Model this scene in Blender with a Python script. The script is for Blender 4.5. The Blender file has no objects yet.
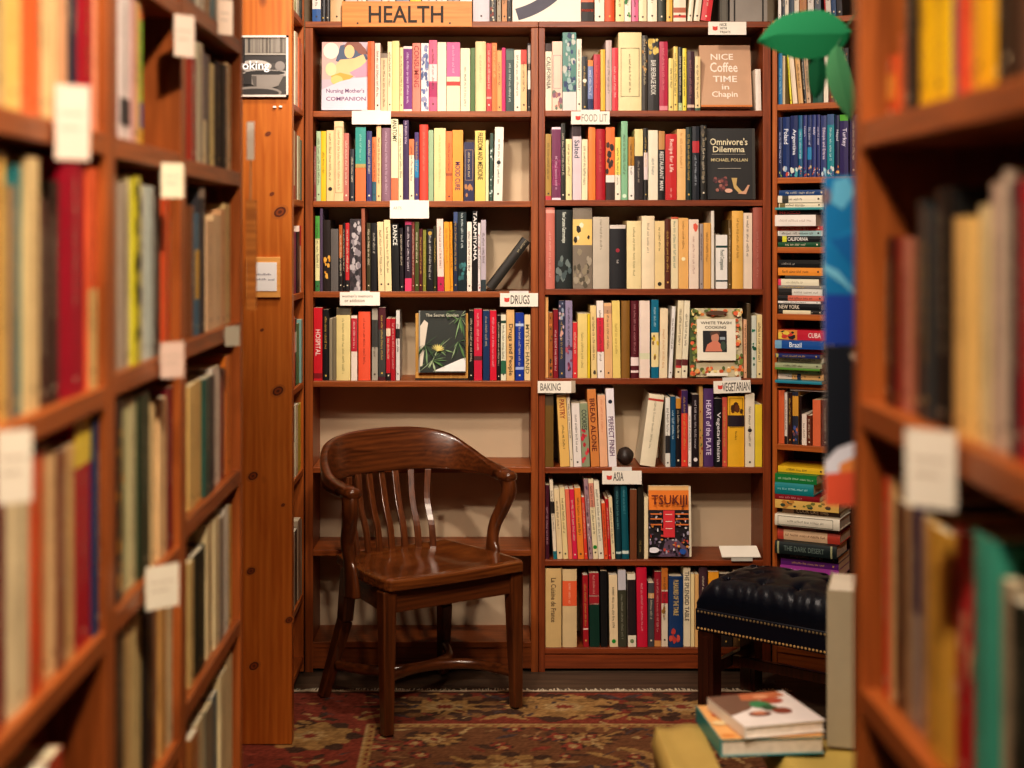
import bpy, math, random
import numpy as np
from mathutils import Vector, Matrix
F=1422.0; CX=480.0; CY=235.0; CAMZ=1.47; YB=4.78; S=F/YB
def WX(px,Y=YB): return (px-CX)*Y/F
def WZ(py,Y=YB): return CAMZ-(py-CY)*Y/F
COL=bpy.context.scene.collection
R=math.radians
rnd=random.Random(7)
def lin(h):
    h=h.lstrip('#'); o=[]
    for i in (0,2,4):
        c=int(h[i:i+2],16)/255
        o.append(c/12.92 if c<=.04045 else ((c+.055)/1.055)**2.4)
    return tuple(o)
_M={}
def mat(h,rough=.55,var=.12,scale=18,spec=.5,coat=0,bump=0):
    k=(h,rough,var,scale,spec,coat,bump)
    if k in _M: return _M[k]
    m=bpy.data.materials.new('surface_'+h); m.use_nodes=True
    nt=m.node_tree; b=nt.nodes['Principled BSDF']
    c=lin(h)
    tc=nt.nodes.new('ShaderNodeTexCoord'); n=nt.nodes.new('ShaderNodeTexNoise')
    n.inputs['Scale'].default_value=scale; n.inputs['Detail'].default_value=4
    nt.links.new(tc.outputs['Object'],n.inputs['Vector'])
    r=nt.nodes.new('ShaderNodeValToRGB')
    r.color_ramp.elements[0].position=.3; r.color_ramp.elements[1].position=.75
    r.color_ramp.elements[0].color=(*[x*(1-var) for x in c],1)
    r.color_ramp.elements[1].color=(*[min(1,x*(1+var*.5)) for x in c],1)
    nt.links.new(n.outputs['Fac'],r.inputs['Fac']); nt.links.new(r.outputs['Color'],b.inputs['Base Color'])
    b.inputs['Roughness'].default_value=rough
    b.inputs['Specular IOR Level'].default_value=spec
    if coat: b.inputs['Coat Weight'].default_value=coat; b.inputs['Coat Roughness'].default_value=.18
    if bump:
        bp=nt.nodes.new('ShaderNodeBump'); bp.inputs['Strength'].default_value=bump; bp.inputs['Distance'].default_value=.004
        nt.links.new(n.outputs['Fac'],bp.inputs['Height']); nt.links.new(bp.outputs['Normal'],b.inputs['Normal'])
    _M[k]=m; return m
def wood(h1,h2,axis='X',rough=.4,coat=0,knots=False,scale=1.0):
    k=('wood',h1,h2,axis,rough,coat,knots,scale)
    if k in _M: return _M[k]
    m=bpy.data.materials.new('wood_'+h1); m.use_nodes=True
    nt=m.node_tree; L=nt.links.new; b=nt.nodes['Principled BSDF']
    tc=nt.nodes.new('ShaderNodeTexCoord'); mp=nt.nodes.new('ShaderNodeMapping')
    sc=[22*scale]*3; sc['XYZ'.index(axis)]=1.5*scale; mp.inputs['Scale'].default_value=sc
    L(tc.outputs['Object'],mp.inputs['Vector'])
    n=nt.nodes.new('ShaderNodeTexNoise'); n.inputs['Scale'].default_value=2.2; n.inputs['Detail'].default_value=8; n.inputs['Distortion'].default_value=1.4
    L(mp.outputs['Vector'],n.inputs['Vector'])
    w=nt.nodes.new('ShaderNodeTexWave'); w.inputs['Scale'].default_value=.9; w.inputs['Distortion'].default_value=9; w.inputs['Detail'].default_value=3
    w.bands_direction='X' if axis!='X' else 'Z'
    L(mp.outputs['Vector'],w.inputs['Vector'])
    mx=nt.nodes.new('ShaderNodeMix'); mx.inputs[0].default_value=.16
    L(n.outputs['Fac'],mx.inputs[2]); L(w.outputs['Fac'],mx.inputs[3])
    r=nt.nodes.new('ShaderNodeValToRGB'); e=r.color_ramp.elements
    e[0].position=.22; e[1].position=.8; e[0].color=(*lin(h1),1); e[1].color=(*lin(h2),1)
    L(mx.outputs[0],r.inputs['Fac']); out=r.outputs['Color']
    if knots:
        v=nt.nodes.new('ShaderNodeTexVoronoi'); v.inputs['Scale'].default_value=1.0
        mp2=nt.nodes.new('ShaderNodeMapping'); mp2.inputs['Scale'].default_value=(7,7,4.2)
        L(tc.outputs['Object'],mp2.inputs['Vector']); L(mp2.outputs['Vector'],v.inputs['Vector'])
        kr=nt.nodes.new('ShaderNodeValToRGB'); ke=kr.color_ramp.elements
        ke[0].position=.03; ke[1].position=.13; ke[0].color=(1,1,1,1); ke[1].color=(0,0,0,1)
        L(v.outputs['Distance'],kr.inputs['Fac'])
        m2=nt.nodes.new('ShaderNodeMix'); m2.data_type='RGBA'
        L(kr.outputs['Color'],m2.inputs[0]); L(out,m2.inputs[6]); m2.inputs[7].default_value=(*lin('5a2810'),1)
        out=m2.outputs[2]
    L(out,b.inputs['Base Color']); b.inputs['Roughness'].default_value=rough
    if coat: b.inputs['Coat Weight'].default_value=coat; b.inputs['Coat Roughness'].default_value=.15
    bp=nt.nodes.new('ShaderNodeBump'); bp.inputs['Strength'].default_value=.15; bp.inputs['Distance'].default_value=.002
    L(n.outputs['Fac'],bp.inputs['Height']); L(bp.outputs['Normal'],b.inputs['Normal'])
    _M[k]=m; return m
# ---------- object helpers
def link(name,me,parent=None,m=None,loc=None,smooth=False):
    if m is not None:
        me.materials.clear()
        for x in (m if isinstance(m,list) else [m]): me.materials.append(x)
    if smooth:
        for p in me.polygons: p.use_smooth=True
    o=bpy.data.objects.new(name,me); COL.objects.link(o)
    if parent: o.parent=parent
    if loc: o.location=loc
    return o
LABELS={}
def tag(o,label=None,cat=None,group=None,kind=None):
    if label: o['label']=label; LABELS.setdefault(label,[]).append(o.name)
    if cat: o['category']=cat
    if group: o['group']=group
    if kind: o['kind']=kind
    return o
def thing(name,label,cat,loc=(0,0,0),rz=0,group=None):
    o=bpy.data.objects.new(name,None); COL.objects.link(o); o.empty_display_size=.05
    o.location=loc; o.rotation_euler=(0,0,rz)
    return tag(o,label,cat,group)
def pyd(v,f,name='m'):
    me=bpy.data.meshes.new(name); me.from_pydata([tuple(x) for x in v],[],f); me.update(); return me
class MB:
    def __init__(s): s.v=[];s.f=[];s.mi=[]
    def add(s,v,f,mi=0):
        b=len(s.v); s.v+= [tuple(x) for x in v]; s.f+=[tuple(b+i for i in q) for q in f]; s.mi+=[mi]*len(f)
    def box(s,x0,x1,y0,y1,z0,z1,mi=0,bev=0):
        if bev:
            e=bev
            v=[];f=[]
            for (z,i) in ((z0,e),(z0+e,0),(z1-e,0),(z1,e)):
                v+=[(x0+i+ (e if 0 else 0),y0+i,z),(x1-i,y0+i,z),(x1-i,y1-i,z),(x0+i,y1-i,z)]
            f=[(3,2,1,0),(12,13,14,15)]
            for k in range(3):
                for j in range(4):
                    a=4*k+j; b=4*k+(j+1)%4; f.append((a,b,b+4,a+4))
            s.add(v,f,mi); return
        v=[(x0,y0,z0),(x1,y0,z0),(x1,y1,z0),(x0,y1,z0),(x0,y0,z1),(x1,y0,z1),(x1,y1,z1),(x0,y1,z1)]
        s.add(v,[(3,2,1,0),(4,5,6,7),(0,1,5,4),(1,2,6,5),(2,3,7,6),(3,0,4,7)],mi)
    def tube(s,pts,rad,n=10,mi=0,cap=True,flat=1.0,up=None):
        """rad: number, list, or list of (ra,rb)"""
        P=[Vector(p) for p in pts]; rings=[]
        for i,p in enumerate(P):
            t=(P[min(i+1,len(P)-1)]-P[max(i-1,0)]).normalized()
            u=Vector(up) if up else (Vector((0,0,1)) if abs(t.z)<.9 else Vector((0,1,0)))
            a=t.cross(u).normalized(); b=a.cross(t).normalized()
            r=rad[i] if isinstance(rad,(list,tuple)) else rad
            ra,rb=r if isinstance(r,(list,tuple)) else (r,r*flat)
            rings.append([p+a*ra*math.cos(2*math.pi*k/n)+b*rb*math.sin(2*math.pi*k/n) for k in range(n)])
        v=[q for r_ in rings for q in r_]; f=[]
        for i in range(len(P)-1):
            for k in range(n):
                a=i*n+k; b=i*n+(k+1)%n; f.append((a,b,b+n,a+n))
        if cap: f.append(tuple(range(n))[::-1]); f.append(tuple((len(P)-1)*n+k for k in range(n)))
        s.add(v,f,mi)
    def bar(s,p,q,wa,wb,mi=0,up=(0,0,1),wa2=None,wb2=None):
        p=Vector(p);q=Vector(q);t=(q-p).normalized();u=Vector(up)
        a=t.cross(u).normalized(); b=a.cross(t).normalized()
        v=[]
        for (c,A,B) in ((p,wa,wb),(q,wa2 or wa,wb2 or wb)):
            for sa,sb in ((-1,-1),(1,-1),(1,1),(-1,1)): v.append(c+a*sa*A/2+b*sb*B/2)
        s.add(v,[(3,2,1,0),(4,5,6,7),(0,1,5,4),(1,2,6,5),(2,3,7,6),(3,0,4,7)],mi)
    def poly(s,pts,mi=0): s.add(pts,[tuple(range(len(pts)))],mi)
    def build(s,name,m,parent=None,smooth=False,loc=None,bevel=0,sub=0,label=None):
        me=pyd(s.v,s.f)
        mats=m if isinstance(m,list) else [m]
        for x in mats: me.materials.append(x)
        for p,i in zip(me.polygons,s.mi): p.material_index=i
        o=link(name,me,parent,None,loc,smooth)
        if bevel:
            b=o.modifiers.new('b','BEVEL'); b.width=bevel; b.segments=2; b.limit_method='ANGLE'
        if sub:
            b=o.modifiers.new('s','SUBSURF'); b.levels=sub; b.render_levels=sub
        if label: o['label']=label
        return o
# ---------- text
_T={}
def prep_texts(strs):
    strs=sorted(set(strs)-set(_T)); obs=[]
    for t in strs:
        c=bpy.data.curves.new('lettering','FONT'); c.body=t; c.size=1; c.resolution_u=2; c.offset=.012
        o=bpy.data.objects.new('lettering',c); COL.objects.link(o); obs.append((t,o,c))
    dg=bpy.context.evaluated_depsgraph_get(); dg.update()
    for t,o,c in obs:
        me=bpy.data.meshes.new_from_object(o.evaluated_get(dg))
        xs=[v.co.x for v in me.vertices]; ys=[v.co.y for v in me.vertices]
        x0,x1,y0,y1=min(xs),max(xs),min(ys),max(ys)
        _T[t]=([((v.co.x-x0)/(x1-x0),(v.co.y-y0)/(y1-y0)) for v in me.vertices],[tuple(p.vertices) for p in me.polygons],(x1-x0)/(y1-y0))
        bpy.data.objects.remove(o); bpy.data.curves.remove(c); bpy.data.meshes.remove(me)
def text_flat(name,t,parent,h,x0,x1,z0,z1,y,keep=False,label=None):
    """upright text facing -Y filling the rectangle"""
    v,f,ar=_T[t]
    if keep and (x1-x0)>(z1-z0)*ar: 
        c=(x0+x1)/2; wd=(z1-z0)*ar; x0,x1=c-wd/2,c+wd/2
    me=pyd([(x0+a*(x1-x0),y,z0+b*(z1-z0)) for a,b in v],f)
    return link(name,me,parent,mat(h,.7,0))
def text_spine(t,parent,h,w,zt,zb,y):
    v,f,ar=_T[t]; hw=min(w*.32,.0085)
    ln=zt-zb
    if ln>2*hw*ar*1.9: zb=zt-2*hw*ar*1.9; ln=zt-zb
    me=pyd([(-hw+b*2*hw,y,zt-a*ln) for a,b in v],f)
    return link('spine_title',me,parent,mat(h,.6,0))
def glyph_bars(name,parent,h,w,zt,zb,y,r,horizontal=False):
    v=[];f=[]; z=zt; lw=min(w*.5,.0075)
    while z>zb:
        for _ in range(r.randint(3,8)):
            if z<=zb: break
            st=lw*r.uniform(.55,1); g=lw*.16
            b=len(v)
            x0=-lw/2
            v+=[(x0,y,z),(x0+st,y,z),(x0+st,y,z-g),(x0,y,z-g)]; f.append((b,b+3,b+2,b+1))
            if r.random()<.7:
                b=len(v); xx=x0+r.choice([0,st*.5,st*.85])
                v+=[(xx,y,z),(xx+g,y,z),(xx+g,y,z-lw*.42),(xx,y,z-lw*.42)]; f.append((b,b+3,b+2,b+1))
            z-=lw*.55
        z-=lw*.5
    if not f: return None
    return link(name,pyd(v,f),parent,mat(h,.6,0))
# ---------- books
PAGE=('efe2c4','e6d6b2','f2e8d2')
def lum(h): c=lin(h); return .2*c[0]+.7*c[1]+.1*c[2]
def prof(w,bul,n):
    return [(-w/2+w*i/n, -bul*(1-(2*i/n-1)**2)) for i in range(n+1)]
def make_book(root,w,d,h,col,hard=False,opts=(),seed=0,simple=False):
    r=random.Random(seed); t=.0022 if hard else .0007; t=min(t,w*.2)
    bul=.0035 if hard else .0008; n=6 if hard else 2
    outer=[(-w/2,d)]+prof(w,bul,n)+[(w/2,d)]
    inner=[(-w/2+t,d)]+[(x*(1-2*t/w),y+t) for x,y in prof(w,bul,n)]+[(w/2-t,d)]
    v=[];f=[];k=len(outer)
    for z in (0,h):
        v+=[(x,y,z) for x,y in outer]+[(x,y,z) for x,y in inner]
    for i in range(k-1):
        f.append((i,i+1,2*k+i+1,2*k+i)); f.append((k+i+1,k+i,3*k+i,3*k+i+1))
        f.append((2*k+i,2*k+i+1,3*k+i+1,3*k+i)); f.append((i+1,i,k+i,k+i+1))
    f.append((0,2*k,3*k,k)); f.append((k-1,2*k-1,4*k-1,3*k-1))
    cov=link('cover',pyd(v,f),root,mat(col,.38 if not hard else .5,.10,14+seed%5))
    e=.003 if hard else .0006
    b=MB(); b.box(-w/2+t*1.02,w/2-t*1.02,t+.0008,d-(.004 if hard else .0006),e,h-e)
    b.build('page_block',mat(PAGE[seed%3],.85,.15,60),root)
    if simple and not opts: return
    root=cov
    yf=-bul-.0005; used=False; base=col
    for o in opts:
        p=o.split(':')
        if p[0]=='b':
            a,c=[float(q) for q in p[1].split('-')]
            z1,z0=h*(1-a),h*(1-c); pr=[(x*.998,y-.00035) for x,y in prof(w,bul,n)]
            vv=[];ff=[]
            for z in (z0,z1): vv+=[(x,y,z) for x,y in pr]
            for i in range(n): ff.append((i,i+1,n+2+i,n+1+i))
            link('spine_band',pyd(vv,ff),root,mat(p[2],.5,.08))
        elif p[0]=='t':
            a=float(p[3]) if len(p)>3 else .12; c=float(p[4]) if len(p)>4 else .8
            text_spine(p[1].replace('_',' '),root,p[2],w,h*(1-a),h*(1-c),yf); used=True
        elif p[0]=='l':
            a=float(p[2]); c=float(p[3]); glyph_bars('spine_lettering',root,p[1],w,h*(1-a),h*(1-c),yf,r); used=True
        elif p[0]=='d':   # round dot
            a=float(p[1]); rr=min(w*.4,.0068); b=MB(); b.poly([(rr*math.cos(q*.5236),yf-.0004,h*(1-a)+rr*math.sin(q*.5236)) for q in range(12)]); b.build('sticker_dot',mat(p[2],.5,0),root)
        elif p[0]=='f':   # framed panel
            a,c=[float(q) for q in p[1].split('-')]; b=MB(); x=w*.4; z1,z0=h*(1-a),h*(1-c); g=.0012
            for q in ((-x,x,z1-g,z1),(-x,x,z0,z0+g),(-x,-x+g,z0,z1),(x-g,x,z0,z1)):
                b.poly([(q[0],yf,q[2]),(q[1],yf,q[2]),(q[1],yf,q[3]),(q[0],yf,q[3])])
            b.build('spine_frame',mat(p[2],.5,0),root)
        elif p[0]=='n': used=True
        elif p[0]=='s':   # speckled art patches
            a,c=[float(q) for q in p[1].split('-')]; cols=p[2].split(','); b=MB()
            for i in range(int(p[3]) if len(p)>3 else 14):
                cx=r.uniform(-.4,.4)*w; cz=h*(1-r.uniform(a,c)); rr=r.uniform(.12,.30)*min(w,.034)*1.1; 
                b.poly([(max(-w/2,min(w/2,cx+rr*math.cos(q*1.047+.3)*r.uniform(.6,1))),yf+.0001-.00001*i,min(h-.0006,max(.0006,cz+1.6*rr*math.sin(q*1.047+.3)*r.uniform(.6,1)))) for q in range(6)],i%len(cols))
            b.build('spine_artwork',[mat(x,.5,.1) for x in cols],root)
    if not used:
        tc='3a2c22' if lum(col)>.25 else ('e8dcc0' if r.random()<.7 else 'd9b45a')
        a=r.uniform(.08,.2); c=r.uniform(.55,.78)
        glyph_bars('spine_lettering',root,tc,w,h*(1-a),h*(1-c),yf,r)
        b=MB(); q=min(w*.16,.0028); z=h*r.uniform(.05,.09); b.poly([(-q,yf,z),(q,yf,z),(q,yf,z+2*q),(-q,yf,z+2*q)]); b.build('publisher_mark',mat(tc,.6,0),root)
ORD='first second third fourth fifth sixth seventh eighth ninth tenth eleventh twelfth thirteenth fourteenth fifteenth sixteenth seventeenth eighteenth nineteenth twentieth twenty-first twenty-second twenty-third twenty-fourth twenty-fifth twenty-sixth twenty-seventh twenty-eighth twenty-ninth thirtieth thirty-first thirty-second thirty-third thirty-fourth thirty-fifth'.split()
USED=set()
_TAIL={'spined','lettered','topped','figured','hardcover','capped','marked','patterned','printed','specked','banded','striped','dotted','framed','panelled','layered','toned'}
def near(d):
    w=d.split()
    while len(w)>1 and w[-1] in _TAIL: w.pop()
    return w[-1]
def autolabel(ents,i,shelf,frm,stack=False):
    e=ents[i]; d=e['desc']; ti=e.get('title')
    ttl=lambda q: q.replace('_',' ')
    noun='book'
    cands=[]
    if ti: cands.append(f"{d} {noun} with {ttl(ti)} on its spine, {shelf}")
    pw=near(ents[i-1]['desc']) if i>0 else None
    nw=near(ents[i+1]['desc']) if i<len(ents)-1 else None
    if stack:
        if i==0: cands.append(f"{d} {noun} topmost {shelf}")
        elif nw is None: cands.append(f"{d} {noun} lowest {shelf}")
        else: cands.append(f"{d} {noun} under {pw} and over {nw} one {shelf}")
    elif pw and nw: cands.append(f"{d} {noun} between {pw} and {nw} ones, {shelf}")
    elif nw: cands.append(f"{d} {noun} beside {nw} one at {frm} end, {shelf}")
    elif pw: cands.append(f"{d} {noun} after {pw} one at row's end, {shelf}")
    cands.append(f"{d} {noun}, {ORD[i]} {'from top' if stack else 'from '+frm}, {shelf}")
    for c in cands:
        if c not in USED and len(c.replace(',',' ').split())<=16: USED.add(c); return c
    c=cands[-1]; USED.add(c); return c
def parse(row):
    out=[]
    for s_ in row.strip().splitlines():
        s_=s_.strip()
        if not s_ : continue
        a=s_.split('|'); q=a[0].split()
        e=dict(x0=float(q[0]),x1=float(q[1]),top=float(q[2]),col=q[3],desc=a[1].strip(),opts=[],hard=False,lean=0.,face=False,y=0)
        for o in a[2:]:
            o=o.strip()
            if o=='H': e['hard']=True
            elif o.startswith('L:'): e['lean']=float(o[2:])
            elif o.startswith('y:'): e['y']=float(o[2:])
            elif o.startswith('T'): e['title']=o.split(':')[1]; e['opts'].append('t'+o[1:])
            elif o=='FACE': e['face']=True
            elif o: e['opts'].append(o)
        out.append(e)
    return out
def all_titles(rows):
    for r_ in rows:
        for e in parse(r_):
            for o in e['opts']:
                if o.startswith('t:'): yield o.split(':')[1].replace('_',' ')
# x0 x1 (base of the spine, along the shelf) top colour | look | options
ROWS={}
ROWS['A0']=(22,"top of bookcase behind HEALTH sign","pine post",'paperback_book','''
312 320.5 -44 e9e4da|tall white|b:.80-1:2a5c9c
321 325 -38 1c1c22|thin black
325.5 329 -40 26201e|slim charcoal
330 343 -46 dcb98c|thick tan|H
345 357 -40 c9c3bb|grey|n
358 366 -44 efe6d4|ivory
367 381 -42 b9b4ae|thick silver grey
382 395 -44 e8dfd0|pale cream
396 409 -40 8d98a0|slate blue
410 421 -44 ecd23c|bright yellow
422 436 -41 d8d2c6|light grey
437 447 -43 e6dccb|eggshell
448 459 -40 a8a29a|stone grey
460 472 -44 efe9df|bone white
473 489.5 -44 ddd6dc|lilac white|H
490 496 -40 1a1718|black|s:.3-1:d8c8a0,8a3a2a:10
497 501 -42 a89880|taupe
502 507 -40 c98a50|tan orange
507.5 511.5 -42 211a18|brown black
''')
ROWS['B0']=(21,"top of cooking bookcase","wall board",'cookbook','''
581.5 594 -48 e8622c|glossy orange|b:.72-1:1e1410|b:.82-.86:e04a28|n
595 604.5 -44 f0e6d0|wide cream
605 615 -42 dc5c30|deep orange|H
616 624.5 -44 f0dc9c|butter yellow
625 631.5 -40 efe8d0|ivory|s:.4-.95:4aa03c,3c8a48:6
632 638.5 -42 e06a90|rose pink
639 647 -44 efdcb0|pale yellow
648 657.5 -42 f1e6c8|soft cream|d:.6:3a3020
658 666 -44 3e4438|dark olive|H
667 673 -42 eab84c|golden yellow
674 686.5 -42 efdfc4|cream striped|b:.3-.36:c83c30|b:.78-.86:b8684a|b:.9-.94:c83c30
688 692.5 -38 efe4c8|thin cream|L:7
694 700 -38 e8dcc0|narrow beige|L:9
701 711 -36 d42c34|bright red|L:10
''')
ROWS['A1']=(111,"shelf under HEALTH sign","pine post",'health_book','''
320 367 40.5 d8ccd2|FACE|FACE
367.3 374 41 e2682c|tall orange|l:c04a1c:.1:.4
374.5 380 42.5 f2dccb|pale pink cream
380.5 387.2 53 e2c49a|tan patterned|b:0-.08:8a7a6a|l:3a2414:.12:.95
387.5 391.8 41.5 f0e0b4|slim cream
392 399 40.5 ecdc94|pale yellow|n
399.3 403 47 e6d49c|short tan
403.2 412 46 f0dcd4|purple panelled|b:.04-.97:7a2a7c|l:f0dcf0:.1:.9
412.4 420.4 43 e88470|salmon|T:CONSUMING:9c3a3a:.04:.65
421 428.6 43 ece6e2|white floral|s:.02-.98:6a78a8,9a9ab8,50608c:34|n
429 437 40 e06084|pink|b:.34-.58:f4d8d4|b:.6-.8:b02c64
437.4 446.2 42 f4e8c8|plain cream|n
446.6 460 42 f0e2bc|pink topped|b:0-.5:dc6c9c|l:f4c8dc:.05:.45|b:.57-.63:d83c34
460.5 470 48 f2e6c4|wide ivory|l:4a5a50:.3:.92
470.4 475 47.5 54743c|olive green|n
475.4 486 41 f0dca8|tan cream|H|l:d8a878:.2:.6
486.5 491.6 43 dc3838|bright red|b:.79-.82:f0b0a0
492 497 42.5 ea7e34|orange|l:f4d08c:.05:.5
497.2 501.8 50 eca860|light orange
502 505.6 47.5 cc2468|magenta|n
506 514 48.5 2c4440|dark green grey|b:.03-.18:5c7468|l:dce8dc:.24:.85
514.4 520.8 49.5 f2ead2|white cream
521 526.8 49.5 ecc088|red capped tan|b:0-.24:dc4c40
527.8 532.4 43 24201e|thin black|b:.4-.68:e8e0d4|b:.03-.3:b0aca8
''')
ROWS['A2']=(201,"second shelf of HEALTH bookcase","pine post",'health_book','''
313 315.6 146 8a4848|short maroon
316 320.4 131 b4cca4|pale green
320.6 325.6 131 ecc428|yellow|l:6a5a18:.3:.6
326 333.4 130 eccf98|tan|l:2c241c:.05:.7|d:.83:1c1814
333.7 343 121 ecd0a0|tall framed tan|f:.07-.9:8a5a3c|l:a86a4c:.12:.85
343.3 348.6 133 c07468|rose
350 354 149 30343c|short charcoal
355.2 365.6 127 34988c|teal and orange|b:.55-1:e87038|b:.5-.56:b09858|l:a8dccc:.1:.45
366.4 371.6 131 3c3c70|indigo
372 376 137 e07c48|slim orange|b:.7-1:2c5c6c
376.3 381 125 ecc48c|narrow tan
381.6 390.6 128 8a6878|thick mauve|H|l:d8b8c8:.05:.9
391 398 119 ece0b8|tall cream|T:ANATOMY:2c3c30:.01:.28|b:.72-1:d8744c
398.3 402.6 124.5 e8e0b4|ivory
403 408.6 120 3c2450|dark purple|l:e8d0e8:.02:.3
409 414 139 ecdcc0|orange capped|b:0-.26:e07848
414.4 418.6 132 4c3870|violet|b:.4-.66:1c80b0
419.4 428 124.5 e04c3c|thick red|H|l:f08870:.1:.6
428.4 433.4 130 9cb890|sage green|n
434 445.6 128 ecd498|wide pale yellow|l:dcb878:.1:.8
446 452 131 e87c3c|orange|b:.6-.64:a8542c
452.4 463 130 f0a03c|orange yellow|T:MOOD_CURE:502060:.45:.85
464 474 142 2c2c50|navy|f:.13-.65:c8a070|l:dcc8a0:.17:.6|s:.72-.9:b88050:4
475 485.4 130.5 f0d070|yellow|T:FREEDOM_AND_MEDICINE:3c3414:.03:.7
485.7 488.6 140 e4ecb8|thin lime white|n
489.4 492.6 133 40584c|green marbled|s:.05-.98:dce8e0,a8b8b0:14|L:1|n
493.6 502.4 127 f0ebd8|white|L:1.5|d:.48:202020
''')
ROWS['A3']=(291.5,"third shelf of HEALTH bookcase","pine post",'health_book','''
315 319.4 216 e8e0a8|green and cream|b:0-.3:4c9c40|b:.86-1:3c7c44
319.7 322.4 207 584860|plum grey|n
322.8 330 220 2c2420|dark gold figured|s:.5-.8:d8942c,e8b048:10|n
330.5 338 229 686460|grey|n
338.5 342 225 b0602c|brown and black|b:.5-1:1c1614
342.3 344.6 223 18181c|thin black
345 349 223 c03034|slim red|b:.84-1:181414
349.5 361 219 443c40|marbled silver|s:.02-.98:8c8488,b8b0b0,2c282c:50|n
361.6 365.6 208 9c5c44|copper brown|L:-1|n
366.6 370.4 223 403c24|dark olive
371 376.6 223 1c1c1c|wide black|l:c8c0b0:.15:.45
377.4 384.5 222 ead2a0|cream|L:-1.5
385 391.5 220 ecd8a4|pale cream|L:-1.5
392.5 399.4 224 181818|black|T:DANCE:e8e8dc:.02:.32|L:-1.5
400 403.6 228 221c20|smoke black|L:-1
404.6 411.4 220 2c1c2c|pink footed black|b:0-.07:c03468|l:e8dce0:.1:.72|b:.82-1:dc4068
411.7 414.4 222 7c3430|brown red
414.8 418.8 222 4c5424|olive green
419 422.4 229 541c20|maroon
422.7 426 230 848438|moss green
426.8 433 229 181618|jet black|l:e0dcd0:.1:.8|d:.07:b8983c
433.3 436.4 226 34341c|dark moss
437 444 219 f2d4c4|pinkish white|b:.8-1:bc1c50|L:-1
444.6 450 222 eca434|amber|l:b87020:.1:.6|L:-1
450.3 453 222 f0a028|thin orange yellow|L:-1
453.4 457.6 212 283048|dark navy|b:0-.14:3c5078
458 466.2 212 14282c|teal black|l:e8f4f0:.02:.45|s:.55-.85:2c6464,3c8080:8
467 471.8 222 f0e8d8|white
472.4 477.6 211 161414|tall black|T:TAKAMIYAMA:f4f0e8:.01:.62
478 480.5 223 ece4e0|red specked white|s:.1-.95:b83c40:6
481 486 220 c0b4bc|lilac grey|b:.84-1:2c3c40
486 494 234 2a2620|dark silver lettered|L:38|H|l:c8b890:.02:.25
''')
ROWS['A4']=(381,"DRUGS shelf of HEALTH bookcase","pine post",'health_book','''
312.6 322 308 cc2430|thick red|T:HOSPITAL:f0dcd0:.3:.66|b:.9-.97:80141c
322.4 328.2 310 1c1c1e|black
328.8 332 319 948a74|grey tan|n
332.4 335.6 318 80765f|brown grey|n
336 350 308 e4d090|wide pale yellow|H|b:0-.1:5c5444|l:8c8454:.15:.9
351 357 316 eddccc|red boxed cream|b:.04-.55:b82434|l:f0c8c0:.08:.5
358 370 312 e85c3c|red orange|H|l:7c1c18:.1:.75
371.5 377.4 307 a8a090|tall grey|b:.18-.55:3c3c38
378 385.2 308 54242c|maroon|b:.3-.95:40403c
386 390.4 319 bc2430|short red|b:.16-.28:e8ccb0|b:.88-1:20100f
390.7 395.2 319 ac1c28|crimson|l:e8b0a8:.08:.8
395.8 399.6 311 d8d4cc|white and black|b:.26-.4:181818
415 468 313 b8924c|FACE|FACE
469 473.4 311 1c1818|black
474 482 309.5 d42848|rose red|l:f0c0b8:.06:.6|b:.66-.72:5c3034
483 489.6 311 203c64|blue|l:d8c0a0:.08:.5
490 496.6 311 d8203c|pinkish red|l:f0c0c4:.1:.8
497 500.6 316 20161a|thin black
501 506 315 e8e6cc|cream green marked|b:.7-.9:2c6c4c|b:.09-.13:2c4c3c
506.4 514.4 310 e8bc80|tan|T:Drugs_and_People:281c10:.2:.93
515.4 524 313 1c3c98|royal blue|b:.16-.2:b8c8e8|b:.8-.84:a8b8e0
524.6 532.2 315 ecd2a0|cream|T:MYSTIC_HAND:6c6040:.15:.9
''')
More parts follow.
